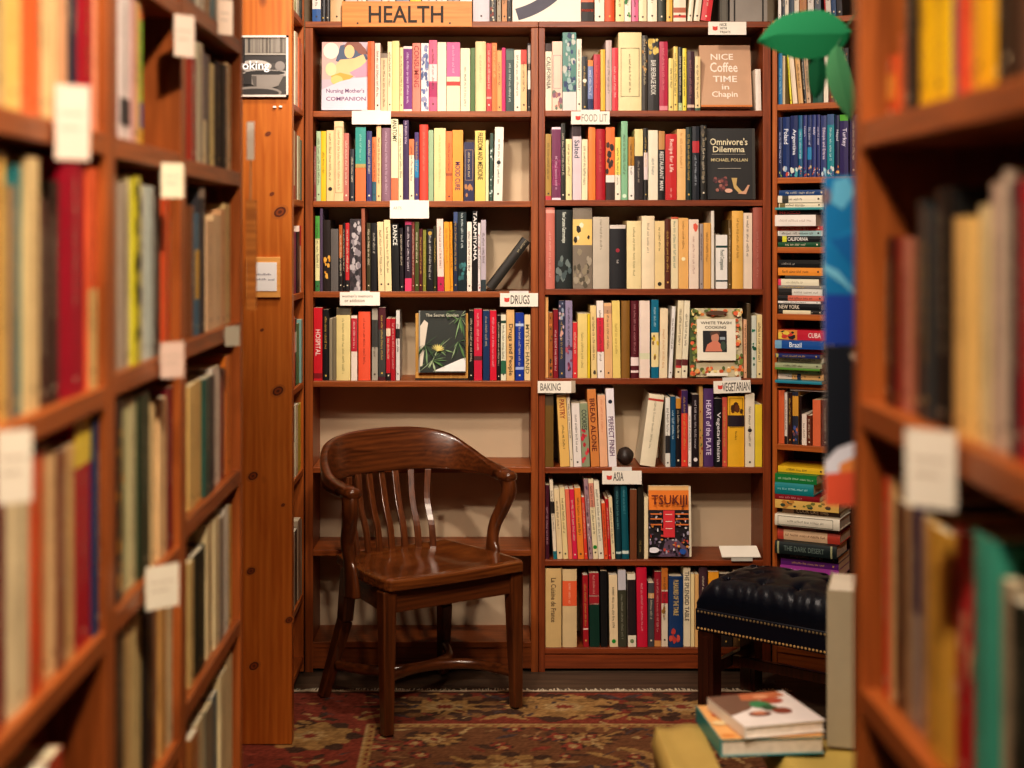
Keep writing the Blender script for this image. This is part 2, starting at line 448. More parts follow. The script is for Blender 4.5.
ROWS['B1']=(110.5,"shelf over FOOD tag","chair side",'cookbook','''
545.5 552 43 f0e4c8|cream|b:0-.12:3c2824|T:CALIFORNIA:4c4438:.2:.68
552.5 562.4 41 f0ccb4|salmon and cream|f:.2-.68:6c6478|s:.74-.98:8c5c70,b87c6c,6c7c68:10|n
562.8 576.6 32 4c8478|tall green and blue|s:.02-.72:2c4460,9cb8b4,243c6c,c8c8bc:26|b:.76-1:ecd8d0|l:f4f0ec:.3:.73
577 582 38.5 f0e8d0|tall cream
582.4 587.6 56 1c2020|black|d:.45:e8e0c8
588 593.4 60 7484b0|short blue|b:0-.12:e89048|b:.77-1:1c2c58|l:e8e8f0:.2:.7
594 600.6 54 bc1c30|dark red|l:e86850:.2:.6
601 605.6 49 ecb83c|yellow|n
606 612 40 c8b0a8|pinkish grey|l:6c5c58:.28:.75
612.4 618.4 47.5 d83440|red|l:f4c8c0:.3:.8
618.8 642 32 efdca8|very thick cream|H|f:.2-.82:3c3c2c|l:3c3428:.28:.76
642.5 648 35 30281c|black and gold|s:.02-.5:c8984c,a87838:10|l:d8c8a0:.05:.65
648.6 659.4 38 1e1a18|wide black|s:.0-.2:c8a848,e0c468:12|T:BAR_BEVERAGE_BOOK:e8e4d8:.3:.78
660 668.4 41 b01440|crimson|l:e89098:.1:.7|b:.93-.99:d88c94
669 673.8 58 ecd480|short yellow
674.2 678.4 46 ecd070|tall yellow
678.8 682.6 47 20241c|black spined|b:.88-1:b8c890
683 687 48 ecd84c|lemon yellow
687.5 694.8 51 3c1420|dark maroon|l:b07070:.15:.8|b:.9-.95:d8b8a0
695.5 701 56 ecd29c|narrow cream|b:.95-1:3c5c48
702 753 41 c09a78|FACE|FACE
756.5 762 69 f0e4d4|white|L:-1.5|n
''')
ROWS['B2']=(200,"shelf under FOOD tag","chair side",'cookbook','''
545.6 551.4 134 b08c44|gold|b:.94-1:c84048
552 561 127 f0d8e0|purple framed|b:.03-.97:742c54|b:.45-.8:d05c94|l:f0c8dc:.4:.85
561.4 565.6 123 2c2c24|tall black
566 572 139 ecdca4|short cream
572.8 581.6 125 e0ccd0|lilac|b:0-.15:341c20|T:Salted:384858:.2:.44
582 588 139 efe4bc|ivory|l:4c4c3c:.12:.75
588.6 595.6 127 f08438|bright orange|n
596 605.4 129 b01c2c|deep red|H|l:d87858:.15:.6
606 615 127 e87430|orange and black|s:.2-.62:3c2014,241410:10|b:.66-.76:f0e4d8|b:.76-1:382420|n
615.4 621 137 f0e070|yellow|b:.6-1:f0e8d0
621.6 628 121 88bc94|tall mint green|d:.95:d8e8d0
628.6 634.4 137 b8842c|gold and white|b:.46-1:f0e8dc
635 643.4 129 ead898|cream and black|b:.38-1:241818|l:c8b8a0:.45:.75
644 648 128 282420|thin black|b:.34-.72:e8d4d0
648.6 658.4 130 f0e6cc|wide cream|l:5c5c60:.4:.65
658.8 665 131 1c1816|black|b:0-.27:c08c50|T:RESTAURANT_MAN:f0ece0:.3:.86
665.6 677 134 c82c2c|red|T:Recipe_for_Life:f4d8c8:.08:.58|l:f0b0a0:.82:.95
677.4 686 129 eec080|pale orange|l:b87838:.06:.55
686.6 692 127 20302c|dark green
693 700 126 20242c|black|b:.2-.36:b82c34|l:b8c0c8:.4:.8
701 707 125 24221e|marbled black|s:.02-.75:5c5448,7c7058:16
708 757 127 1e1c18|FACE|FACE
''')
ROWS['B3']=(289,"third shelf of cooking bookcase","chair side",'cookbook','''
545.5 555 206 cc7868|rose|H|b:.03-.07:e8a898|l:e8b0a0:.3:.85
555.5 572 210 1c2422|very thick black|H|T:New_Larousse_Gastronomique:e8ecdc:.03:.42|s:.6-.95:4c5c5c,707c78:12
573 592.4 208 847868|sepia|H|b:.14-.46:ecc878|s:.2-.4:2c2418,f0e4c8,2c2418:5|s:.5-.97:a89c88,5c5444,948870:24|n
593 609.4 217 c8bca8|pale grey|H|l:6c6454:.04:.45
610 626 225 1a1a1e|black|H|b:.0-.06:d8ccc0|d:.4:9c2434|l:e8e0d8:.55:.6
627 641.4 221 ecd8a4|wide cream|H|l:7c7454:.1:.8
641.8 654.8 216 f0dcb8|tall cream|l:7c6c58:.1:.5|H
655.2 665 221 ecd098|tan cream|l:4c4028:.1:.45|d:.93:2c2418
665.5 671 219 5c2c1c|brown
671.4 678.5 217 ecdcb4|striped cream|b:.0-.03:c85c3c|l:4c7c78:.06:.7
679 688.8 218 ecb870|tan orange|d:.58:f8ecc0|l:8c5c2c:.05:.45
689.2 699 219.5 f0dcc8|pinkish cream|s:.1-.2:e8644c:4|l:a87c70:.25:.8
700 703.6 224 a89c98|slim grey
704 711.2 223 e8b060|orange tan|l:6c4820:.15:.6
711.8 715 211 e8e0d0|thin white|n
716.5 728 235 f4eee4|short white|T:Food_Companion:2c4c44:.28:.65|b:.2-.24:1c4440|b:.84-.87:2c4444
728.8 732 220 6c5428|dark gold
732.5 743.6 211 ecb85c|golden|l:8c6428:.1:.6|H
744 753 213 efdcc4|off white|l:3c342c:.04:.58
753.4 763 206 a85c4c|rose brown|H|l:c88878:.3:.85
''')
ROWS['B4']=(378.5,"shelf over VEGETARIAN tag","chair side",'cookbook','''
545 548.6 297 e8b070|thin tan|n
549 553 313 a86430|orange brown|s:.0-.95:4c4428,e08848,2c2c1c:14|n
553.6 558.4 310 8c1c2c|dark red|l:f0ccc8:.3:.9
559 565 301 3c4058|navy floral|s:.02-.5:c8b0b8,9ca8b8,e0a8a8:14
565.6 572.6 301 988ca8|lilac|s:.6-.95:8c3c5c,c05c70,6c2c4c:10|b:.6-.64:4c3c5c
573 577.6 323 dc3c40|short red
578 587.5 314 ecd488|wide cream|l:8c7c4c:.3:.85
587.8 590.4 314 e8cc30|thin bright yellow|n
590.7 597.2 306 ecd090|light tan|L:-1|s:.85-.97:4c4438:3
597.8 604.6 301 f4e8dc|white|b:.22-.66:d42c44|L:-1
605 612.8 303.5 e8b884|peach tan|b:.04-.14:c89c78|L:-1
613.2 621 301 ecd27c|tall yellow|L:-1|l:a88c48:.3:.7
621.6 630 301 8c6428|brown gold|H|n
631 639 301 5c1420|maroon|H|l:c89090:.05:.68|b:.73-.84:f0dcd4|b:.9-.93:f0dcd4
639.6 650.4 301 f0dccb|pale white|b:.68-.76:e0dcb8|n
651.6 659 300 10708c|teal|b:.42-.86:ecd8a0|s:.45-.85:e0c030,8c6c3c:8|l:d8ecec:.1:.35
659.6 667.6 309 f0dcb8|wide cream white|L:1|l:d0a060:.3:.85
668.8 672.4 307 ece8e0|thin white|L:4
675.6 681.4 301 eee0bc|red footed cream|L:3|b:.76-.84:6c2c2c|b:.84-.87:c83c3c
681.8 687.6 301 f0e6c8|cream lettered|L:3|b:.76-.84:6c2c2c
690 743 309 c8b078|FACE|FACE
744.4 747.4 320 ecb890|short peach
747.8 751.6 304 5c4c34|dark olive|n
752.2 757 316 d8dccc|green dotted white|s:.1-.9:1c5c44,2c7c5c:10|n
757.4 763 315 ecd8a0|cream
''')
ROWS['B5']=(467.5,"shelf under VEGETARIAN tag","chair side",'cookbook','''
545.3 553.6 395 785c2c|olive brown|b:.0-.15:5c4c34|n
560.5 570 396 ecc070|tan yellow|L:-4|T:PASTRY:9c2c1c:.06:.33|l:3c2c1c:.42:.75
570.4 573.6 392 ecdcc0|thin white|L:-4
574 582 404 f0e6dc|white|L:-3
582.4 590.2 404 98a080|strawberry printed|L:-3|s:.4-.98:d83448,e04c54,c02c3c:14|T:COOKIES:2c3c34:.1:.42
590.6 600 390 d88c4c|orange tan|L:-4|T:BREAD_ALONE:5c1410:.12:.8
600.4 608.2 396 f0b890|peach|L:-3|l:d88868:.06:.5
609 617 389 f0e8e8|tall white|L:-3|T:PERFECT_FINISH:5c2c5c:.36:.86|d:.17:1c2438
640 655.5 396 efe2c4|leaning thick cream|L:10|H|l:8c8468:.1:.75|b:.06-.09:c04438
664 670.4 398 e8e4d8|black and white|b:.55-.8:2c2c30
671 676 397 1c5070|blue|l:d8ecf0:.2:.6
676.4 681.4 399 241c20|black|b:0-.15:c88c30
682 688.4 391 e44c3c|purple capped red|b:0-.3:3c2058
689 692 407 f4ece4|thin white
692.6 699.4 395 281c20|dark brown|l:d8d0d0:.08:.75|d:.9:e8e0dc
699.8 703.8 386 c8a060|patterned tan|s:.3-.9:6c7c3c,a83c2c:8|n
704.2 714.2 389 58386c|purple|H|T:HEART_of_the_PLATE:e8dcf0:.15:.85
714.8 722.4 399 1c1a1e|black|T:Vegetarianism:e8e4e4:.2:.92
723 728 398 d86450|salmon
728.6 745 397 f0b82c|very thick yellow|H|n|f:.02-.44:3c2c10|s:.12-.25:4c2c10,6c3c14:9|b:.27-.43:2c1c28|l:3c2c10:.5:.62
745.6 755 394 f0e2c8|cream|d:.5:38302c
755.6 763 405 ecd040|bright yellow|n
''')
ROWS['B6']=(560,"shelf under ASIA tag","chair side",'cookbook','''
545.4 549.6 486 4c1c2c|dark maroon|l:c8a0a8:.3:.8
552 557.2 481 ecdcc0|black banded cream|L:-4|b:.27-.42:241c1c|b:.9-1:1c7c84
557.6 563 490 ecd4a8|cream|L:-4
563.4 568.4 489 efd8a0|pale yellow|L:-4
568.8 572.8 490 ec7c60|salmon|L:-4|n
573.2 577.8 490 dc2c54|hot pink|L:-4
578.2 584.4 489 f08c38|orange|L:-4
584.8 588 498 e04838|thin red orange|L:-4
588.4 593.2 480 ac8c90|lilac striped|L:-5|s:.05-.9:6c4c68,d8c8cc:14
593.6 598.6 480 f0e0b8|green stickered cream|L:-5|d:.85:1c8c34|b:.05-.35:d89078
599 604.2 482 efe6cc|ivory|L:-5
604.6 608.4 504 e86438|short orange|L:-4
608.8 611.6 500 cc2430|dark red|L:-4
612 615.6 498 eedcb0|slim cream|L:-4
616.4 622 484 143c44|dark teal|L:-2|H|l:70a8a8:.1:.6|b:.9-.93:c8d8d0
622.6 629.4 483 0c5c68|teal|L:-2|H|l:70b0b8:.1:.4|b:.89-.93:d8e4d8
630.2 637 490 7c4c30|brown|n
638 644 486 30281c|dark olive brown|l:a89050:.75:.9
644.6 648.6 498 f0e0b8|thin cream|n
649 692 488 9c4a2c|FACE|FACE
''')
ROWS['B7']=(648,"bottom shelf of cooking bookcase","chair side",'cookbook','''
545.6 561.6 569 d8b880|thick tan|H|T:La_Cuisine_de_France:5c4830:.12:.68
562.6 577 570 dcc294|orange labelled tan|H|b:.15-.47:ec6c40|l:f8ccb0:.18:.44|n
583.6 589 576 a8202c|dark red|b:.74-.76:f0d8c8|L:-1
590 600 574 103c30|red and dark green|b:0-.43:a82430|b:.3-.32:e8d8c0|b:.41-.43:e8d8c0|L:-1|l:e0b8a8:.03:.28
601.4 608 572 181a1c|black|n|L:-1
610 618.4 576 efd8b0|green dotted cream|d:.92:149434|L:-1
619 627 571 484838|grey topped olive|b:0-.26:c8c4c8|l:a8a894:.32:.9|L:-1
628.4 636.6 575 efe4cc|black paneled white|b:.08-.84:281c20|d:.92:7c8c64|L:-1
637.6 648 568 d01c40|crimson|H|l:f0b8bc:.2:.8|L:-1
648.6 654.6 584 505054|slate|b:.16-.24:d8a870
655 661.6 573 9c2434|wine red|l:e0b0a8:.1:.8|b:.92-1:d89c5c
662 668.4 569 e8d8c0|orange and white|b:0-.28:c87830|b:.3-.45:b82434|s:.5-.7:a87c3c:4
669 683.4 577 1c4070|blue|H|T:PLEASURES_OF_THE_TABLE:e8c878:.05:.55|s:.72-.9:c84840,d85c4c:9|b:.03-.04:181c28
684 691 568 efe0c0|tall cream|T:THE_SPLENDID_TABLE:4c443c:.06:.68
691.4 695 575 f0dca8|slim cream|n
695.4 699 575 e8b878|narrow tan|n
699.6 708 568 4c3038|purple brown|H
709 719.4 573 f0a834|amber
720.4 733 575 3c3430|charcoal
734 746 572 7c5c38|brown
''')
# corner case with travel books: standing rows (px along its slanted front)
C1=(103,"upper shelf of corner bookcase",'''
777.5 781.5 51 1c70a0|blue|l:a8d8e8:.3:.8
782 784.6 54 c8b48c|thin tan|n
785.4 790.6 50 e4dc24|bright yellow|L:-4|l:5c5c18:.15:.5|d:.93:8c2c20
791.6 797 52 ecd8bc|cream|L:-5|n
798 802.6 54 d8ac70|tan|L:-5|l:6c4828:.2:.7
803 805.6 56 1c1a1c|thin black|L:-4
806.2 810.4 54 c8a888|beige|L:-4
812 822 50 1c5444|dark green|n
823 827.6 52 f0e4d0|white|n
828.4 834 50 7c3c2c|brown
834.6 840.5 48 e0c898|pale tan
841 848 50 2c2420|dark patterned|s:.05-.9:8c5c3c,b89060:14
''')
C0=(18,"top shelf of corner bookcase",'''
777.5 780.6 -40 f0ece4|white
781 784 -42 2c3444|dark blue
784.4 788 -40 ece0cc|cream
788.4 793 -44 3c4c5c|slate
793.4 798 -38 e8dcc8|ivory
799 806 -42 b87c48|brown tan
807 813 -40 e8e0d4|pale
814 820 -42 58606c|grey
820.6 825 -38 b83030|red|L:-3
825.6 830.6 -40 e8dcd0|white|L:-3
831.2 836 -40 1c4878|blue|L:-3
836.6 842 -40 241c20|black|L:-3
''')
C2=(177,"blue row on corner bookcase",'''
777.4 781.4 116 1c2c58|navy|l:c8d0e8:.25:.75|s:.9-.98:7ca03c,c8bc90:5
782 789 116 18346c|royal blue|T:Poland:e8ecf4:.2:.45|s:.84-.97:9cb8d0,c84c3c,d8d0c8:8
789.8 797.4 115 1c2c60|dark blue|T:Argentina:e8ecf4:.22:.64|s:.86-.97:48a0a8,d8dcd0:8
798 802 115 1c5c84|blue teal|b:.22-.7:1c88a0|l:c8dce8:.25:.7|s:.8-.97:c86848,e0d0c0:8
802.6 806.2 115 343c78|indigo|l:e8e8f4:.18:.34|s:.85-.97:a84c3c,4c8c9c:6
806.8 811 115 24366c|deep blue|b:.52-.72:1c88b8|l:e8ecf4:.2:.5|s:.8-.97:c8b890,d89058:7
811.6 815.4 115 30407c|violet blue|T:Italy:e8e4f0:.2:.36|s:.86-.97:e8dcd0,b8543c:6
816 819.6 115 2c3470|slim indigo|l:e8e4f0:.2:.48|s:.86-.97:d8d4c8,8c5c50:6
820.2 826 116 384478|grey blue|T:Ethiopia_and_Eritrea:e8d8e8:.2:.72|s:.85-.97:8cc0d0,c8d8dc:8
826.6 833.6 115 1c8c98|turquoise|b:0-.17:3c5c88|l:d8ecec:.22:.75|s:.85-.97:d8dcd8,4c5c88:8
834.2 838.6 116 18244c|midnight blue|T:Nepal:e8e8f0:.24:.42|s:.84-.95:c86c34,e8b868:6
839.4 848 116 342860|purple|b:0-.1:54a82c|T:Turkey:e8e4f4:.22:.52
849 857 116 20305c|blue purple
''')
C5=(446,"standing row of corner bookcase",'''
777.6 783.4 392 d4683c|orange|n
784 786.8 394 e0d4c8|thin white|b:.85-1:2c1c1c
787.2 791 394 3c1c14|dark brown
791.6 797.6 393 d8a040|yellow topped|b:0-.08:283048|b:.46-1:282c3c|s:.5-.95:784c5c,c87848,4c5c9c:9|n
798.2 800.6 397 2c140e|blackish brown|n
801.2 806 415 f0e0d0|short cream|l:6c5c50:.3:.8
806.4 811 416 6c3420|short brown
812 820 400 e0744c|wide orange|n
820.6 828 400 6c2c1c|red brown
829 836 402 c8b49c|beige
''')
# horizontal stacks: left px, right px(end), ytop, ybottom
C3S=(247.2,"in third-shelf stack of corner bookcase",'''
778 824 186 1c4478|blue|y:191.6
776 822 192 f0e4cc|cream|y:199.2|b:.1-.24:3c3c34
778 823 199.6 ecdcc0|tan white|y:204.4|b:.02-.14:7c6c3c
773.6 826 204.8 3c9898|thin teal|y:207.4|n
777 823 207.8 241c1c|black|y:212.6|T:MEXICO:d84c50:.04:.5
774.5 818 213 f2eae0|thick white|y:224.4|l:b8a89c:.1:.9
777 823 224.8 dc4c40|red|y:229
775.5 822 229.4 e8e8e0|pale teal white|y:235|b:.5-.97:b8dcdc
776 822 235.4 1c1e20|black banded|y:241.4|b:.1-.2:d8d440|T:CALIFORNIA:f0ece4:.22:.68
776 820 241.8 1c5434|dark green|y:246.8
''')
C4S=(314.6,"in fourth-shelf stack of corner bookcase",'''
776 824 256.4 1c1c1c|thick black|y:264.2|l:b8b4ac:.08:.35
775.5 822 264.6 f09c3c|orange|y:272.6
784 826 273 3c3c3a|dark grey|y:276.4|n
775.8 818 276.8 efe8cc|pale cream|y:283.4|b:0-.07:e8446c|l:b0a890:.2:.6
777 824 283.8 8c8880|grey|y:287
778 823 287.4 2c2a28|black and white|y:294|b:.3-.98:e0dcd0|l:8c8478:.35:.9
777 824 294.4 dc7860|salmon|y:299.8|b:0-.22:1c1c1c
776 820 300.2 f0ece4|thin white|y:303
776.2 821 303.4 17171a|black lettered|y:310|T:NEW_YORK:e8dcc8:.03:.5
778 823 310.4 2c2824|cream labelled black|y:314.2|b:.1-.72:e8dcb8
''')
C5S=(383.6,"in fifth-shelf stack of corner bookcase",'''
775.6 828 327 c8283c|red patterned|y:337|b:0-.38:d88c38|s:.02-.34:1c1c1c,e8c850,c83c30:12|T:CUBA:f0e0d4:.6:.85
775 826 337.4 2058a0|blue|y:345.6|T:Brazil:e0ecf4:.3:.55|b:.0-.14:7cacc8
775.5 824 346 d82c44|crimson|y:351|l:8c1c2c:.25:.7
770.8 822 351.4 24306c|navy|y:355.4|b:.02-.08:b8b060
777 823 355.8 e4dcc4|ivory|y:361|l:4c4c3c:.1:.8
775 824 361.4 a8b08c|sage|y:366
775 822 366.4 5c9438|green|y:368.8|n
777 821 369.2 d8c084|tan|y:373.4
776.6 823 373.8 ecb474|peach|y:379.8|b:0-.3:f0d8c4|b:.42-.5:203458
775 824 380.2 2c8ca0|teal|y:383.2|n
''')
C6S=(583,"in lowest stack of corner bookcase",'''
776 824 461.4 ecc02c|yellow|y:467.6
773 819 468 1c8040|green|y:476.6|l:d0e8c8:.08:.9
774 816 478.4 10888c|teal|y:490.4|H|l:b8ecec:.08:.85
774.5 822 490.8 8c1824|dark red|y:496|l:e0a0a0:.1:.6
773.6 841 496.6 e4bc68|patterned tan|y:505.4|s:.02-.98:7c7c3c,c88c40,3c4c3c:16|n
782 840 505.8 54382c|brown|y:511.8|T:COOK_LIKE_THIS:e8dcc4:.25:.8|b:0-.2:b09078
771.4 842 512.2 e8e0cc|oval framed white|y:523.6|H|f:.05-.9:4c4c3c|l:8c8478:.2:.75
781 837 524 e8a8a0|pink and brown|y:528.8|b:.62-1:a07c58|n
775.5 840 529.2 cc4c38|red salmon|y:540|H|b:.1-.8:ecc8a0|l:6c2418:.13:.76
774 839 540.4 1c2828|black hardcover|y:553|H|T:THE_DARK_DESERT:6c7c74:.15:.8|b:.04-.07:a8a880|b:.9-.93:a8a880
779.5 838 553.4 3c2048|dark purple|y:560
780 838 560.4 6c2c80|purple|y:567
779.5 838 567.4 b44cac|magenta|y:575.4|l:e0b8e0:.1:.6
778 836 575.8 4c3c34|dark brown|y:582.6
''')
# side case beyond the pine post: px from near to far, height in m, colour
SIDE=[
(22,"top side shelf behind pine post",'''
288 291 .20 e8d8a8|yellow cream
291.4 294 .22 ecdc9c|pale yellow
294.3 296.6 .21 c8cc98|green cream
296.9 299 .20 dcd8c0|ivory
299.2 301 .18 3c4438|dark green
301.2 303 .2 26241f|black
303.2 304.6 .19 8c6c4c|brown
'''),
(111,"second side shelf behind pine post",'''
287 290.6 .25 e8d0a8|tan
291 294.6 .25 ecd8a4|cream
295 297.6 .24 f0dcc0|white cream
297.9 300.4 .23 e07848|orange
300.7 302.6 .22 d8a08c|pink tan
302.9 304.6 .19 e0bc90|beige
'''),
(201,"third side shelf behind pine post",'''
287 291.6 .24 28241f|black
292 294.8 .22 e4dcc4|white and red|b:.8-1:b83038
295.1 297.4 .22 8c2c2c|maroon
297.7 299.8 .21 c8ccb0|grey green
300.1 302 .20 5c7c74|sage
302.2 304.6 .20 1c2420|dark teal
'''),
(291.5,"fourth side shelf behind pine post",'''
287 291.8 .23 5c1c28|wine
292 296.8 .20 9c1c5c|magenta
297.2 299.6 .2 2c1c24|dark plum
300 303 .22 f0d8c8|red topped cream|b:0-.3:d8384c
303.3 304.6 .2 2c2828|charcoal
'''),
(381,"fifth side shelf behind pine post",'''
287 290 .24 3c2c20|brown
290.4 294.4 .23 e0703c|orange
294.8 297.4 .22 1c1c20|black|b:.2-.5:d8d0c8
297.7 299.8 .2 3c8c5c|green
300.1 302.2 .21 88b0a8|pale teal
302.4 304.6 .2 c8d8d4|pale blue
'''),
(467,"sixth side shelf behind pine post",'''
287 291 .24 4c3c2c|brown
291.4 294.6 .23 2c2420|black and cream|b:.5-1:e8dcb8
295 297.6 .23 ece4c4|ivory
297.9 300.4 .22 c8c440|yellow green
300.7 302.4 .22 e0cc3c|yellow
302.6 304.6 .2 5c4028|dark brown
'''),
(592,"lowest side shelf behind pine post",'''
287 291 .25 2c2824|black
291.4 294.8 .24 d8c8b0|white
295.2 298 .24 4c4034|dark brown
298.3 301 .26 b8a48c|tan grey
301.3 303 .25 988470|taupe
303.2 304.6 .2 3c342c|dark grey
''')]
# foreground cases.  px positions along the aisle face, height m
LNEAR={
1.60:("upper shelf of front aisle bookcase",'''
-30 -16 .27 8c3c2c|brown red
-15 0 .28 c8a878|beige
1 18.5 .30 eccc74|pale yellow
19.5 28 .28 e07044|orange
28.4 38 .29 e2703c|deep orange
38.8 52 .29 f0d8a0|wide cream
53 64.5 .29 f0b488|salmon
65.5 69.6 .28 2c3448|dark slate
70 76 .29 1c2844|navy
77.2 92.4 .29 b01830|crimson|H
93.2 102.6 .29 eca484|pinkish salmon
'''),
1.275:("middle shelf of front aisle bookcase",'''
-30 -16 .22 4c3c34|brown
-15 0 .24 9c2c24|dark red
0.8 7 .25 ecc46c|yellow cream
7.4 13.6 .22 9c8468|taupe
14.4 24 .24 1c7c84|teal
24.6 37.6 .25 e8cc98|wide cream
39 46 .21 4c2c24|dark brown
46.6 58 .23 3c2420|blackish brown
60 84.6 .26 a80830|very thick crimson|H
86 98 .25 e86c44|orange capped|b:.55-1:e0bc80
98.4 103 .24 c8905c|tan
'''),
.96:("lower shelf of front aisle bookcase",'''
-30 -16 .24 5c2420|maroon
-15 0 .24 8c1c2c|dark red
1.6 6 .22 641c28|wine
7 31 .23 ecd8b0|very thick cream|H
32 42.6 .24 d85c34|orange red
43 51 .24 e8bc88|tan
51.4 57 .23 ecc898|light tan
57.4 64 .23 8c5c44|brown
64.4 73 .23 dcb47c|beige
73.6 90.4 .25 b0142c|crimson|b:0-.2:ecd050
91 103 .26 1c3c64|navy|H
'''),
.645:("bottom shelf of front aisle bookcase",'''
-10 10 .2 9c5c3c|brown
12 30 .2 e0c8a0|cream
31 46 .2 d8d0c0|pale grey
47 60 .2 b8482c|rust
''')}
LMID={
1.845:("topmost shelf of middle aisle bookcase",'''
114 122 .22 6c4c38|brown
123 133 .22 c8b090|beige
134 143 .22 30343c|charcoal
144 155 .22 8c2c28|dark red
156 166 .22 e0d0b0|ivory
167 177 .22 4c5c54|grey green
'''),
1.60:("upper shelf of middle aisle bookcase",'''
113.6 118 .21 8c4838|brown
118.6 129 .20 ece0e0|wide white|b:.72-.9:3c3c40
129.6 134 .20 d8a8a4|dusty pink
134.4 138.4 .20 f0c070|pale orange
138.8 144.4 .20 8cdc20|lime green|b:0-.12:e86c20|b:.7-.88:2c64b0|b:.88-1:f0c020
'''),
1.285:("middle shelf of middle aisle bookcase",'''
113.6 119 .24 8c8078|grey
119.4 126 .23 b0a090|stone grey
126.6 131.4 .24 e8dcb0|ivory
131.8 138.4 .24 c8c030|black specked yellow|s:.0-.9:1c1c1c,3c3c1c:26|n
139 145 .23 d0d4c8|pale blue white
145.4 152.6 .23 bcc8c4|pale grey blue
153.6 162 .22 1c1c20|black
162.6 170 .22 d85c30|red orange
170.4 177.4 .22 8c8448|olive
'''),
.97:("lower shelf of middle aisle bookcase",'''
113.6 119.4 .25 241c1c|black|s:.1-.9:e8a040:8
120 129 .24 b8b88c|sage
129.4 137 .24 d8d0a4|pale green cream
137.8 148.6 .24 24402c|dark green
149.4 157 .22 f0d4a0|cream|H
157.4 165.4 .22 ecc898|tan cream
166 177.4 .23 7c1c30|maroon
'''),
.66:("bottom shelf of middle aisle bookcase",'''
113.6 121 .26 4c3c2c|dark brown
122 133 .23 dcbc84|wide tan
133.4 143 .23 e0c890|pale tan
143.6 151 .27 1c1a1c|tall black
152 159 .25 8c5c3c|brown
159.6 166 .25 d8a868|orange tan
166.6 177 .26 e8d8b0|cream
'''),
.36:("floor shelf of middle aisle bookcase",'''
113.6 124 .23 6c4c34|brown
125 137 .22 c8b080|beige
138 150 .23 2c2c2c|charcoal
151 163 .23 d8c098|tan
164 177 .23 8c3c2c|rust
''')}
LFAR={
1.86:("topmost shelf of rear aisle bookcase",'''
188.6 196 .2 4c4c48|grey
196.4 203 .2 d8d0c0|pale grey
203.4 209 .2 a87c4c|tan
209.4 214 .2 5c8c98|teal grey
214.6 219 .2 e0d8c8|ivory
219.6 224 .2 3c3c38|charcoal
224.6 231.6 .2 b8b0a0|stone
'''),
1.595:("upper shelf of rear aisle bookcase",'''
188.6 192 .16 a83c2c|brick red
192.4 197 .17 8c2c30|maroon
197.4 202 .20 b8b098|sage grey
202.4 206.6 .19 1c2c54|navy|b:.6-1:e8dcb8
207 210.4 .19 20242c|slate black
210.8 215 .18 d0c080|straw
215.4 220.4 .19 1c1c1c|wide black|H
220.8 226.4 .19 242424|thick black|H
227 231.8 .2 e8c89c|cream
'''),
1.295:("middle shelf of rear aisle bookcase",'''
188.6 192.6 .19 7c4c2c|brown
193 197.6 .18 1c6c8c|blue banded|b:.3-.7:e0b040
198 205 .22 3c3c44|dark grey|H|b:0-.08:9c8c80
205.8 213 .17 ecc8a0|peach
213.4 221 .18 f0d0a8|skin toned
221.4 226 .19 ecbc90|pale salmon
226.4 231.8 .2 e8cc98|light cream
'''),
1.0:("lower shelf of rear aisle bookcase",'''
188.6 195 .20 ecc880|yellow cream
195.4 202.4 .2 e8c078|tan yellow
203 208 .2 2c5c54|dark green
208.4 212.8 .2 2c3440|blue black
213.4 221.6 .21 e8dcd0|pale white
222.2 226 .20 8c3c28|brown red
226.4 231.8 .22 ec8c3c|orange
'''),
.70:("bottom shelf of rear aisle bookcase",'''
188.6 193 .20 d8bc80|tan
193.6 206.4 .2 14281c|thick dark green|H
207 213 .23 e8d4a8|cream
213.4 218 .23 ecdcb4|pale cream
218.4 222 .22 988c80|warm grey
222.4 227.6 .23 f0ece0|white
228 231.8 .22 ecc878|yellow tan
'''),
.40:("floor shelf of rear aisle bookcase",'''
188.6 196 .2 b87840|orange brown
196.6 204 .2 dcc8a0|beige
204.4 212 .2 8c8470|grey
212.6 218 .2 5c7480|blue grey
218.6 225 .22 ecd8ac|cream
225.4 231.8 .23 f0dcb0|light cream
'''),
.10:("lowest shelf of rear aisle bookcase",'''
188.6 198 .2 6c4c34|brown
199 209 .2 c0a880|beige
210 220 .2 3c4440|dark grey
221 231.8 .2 d8c8a0|ivory
''')}
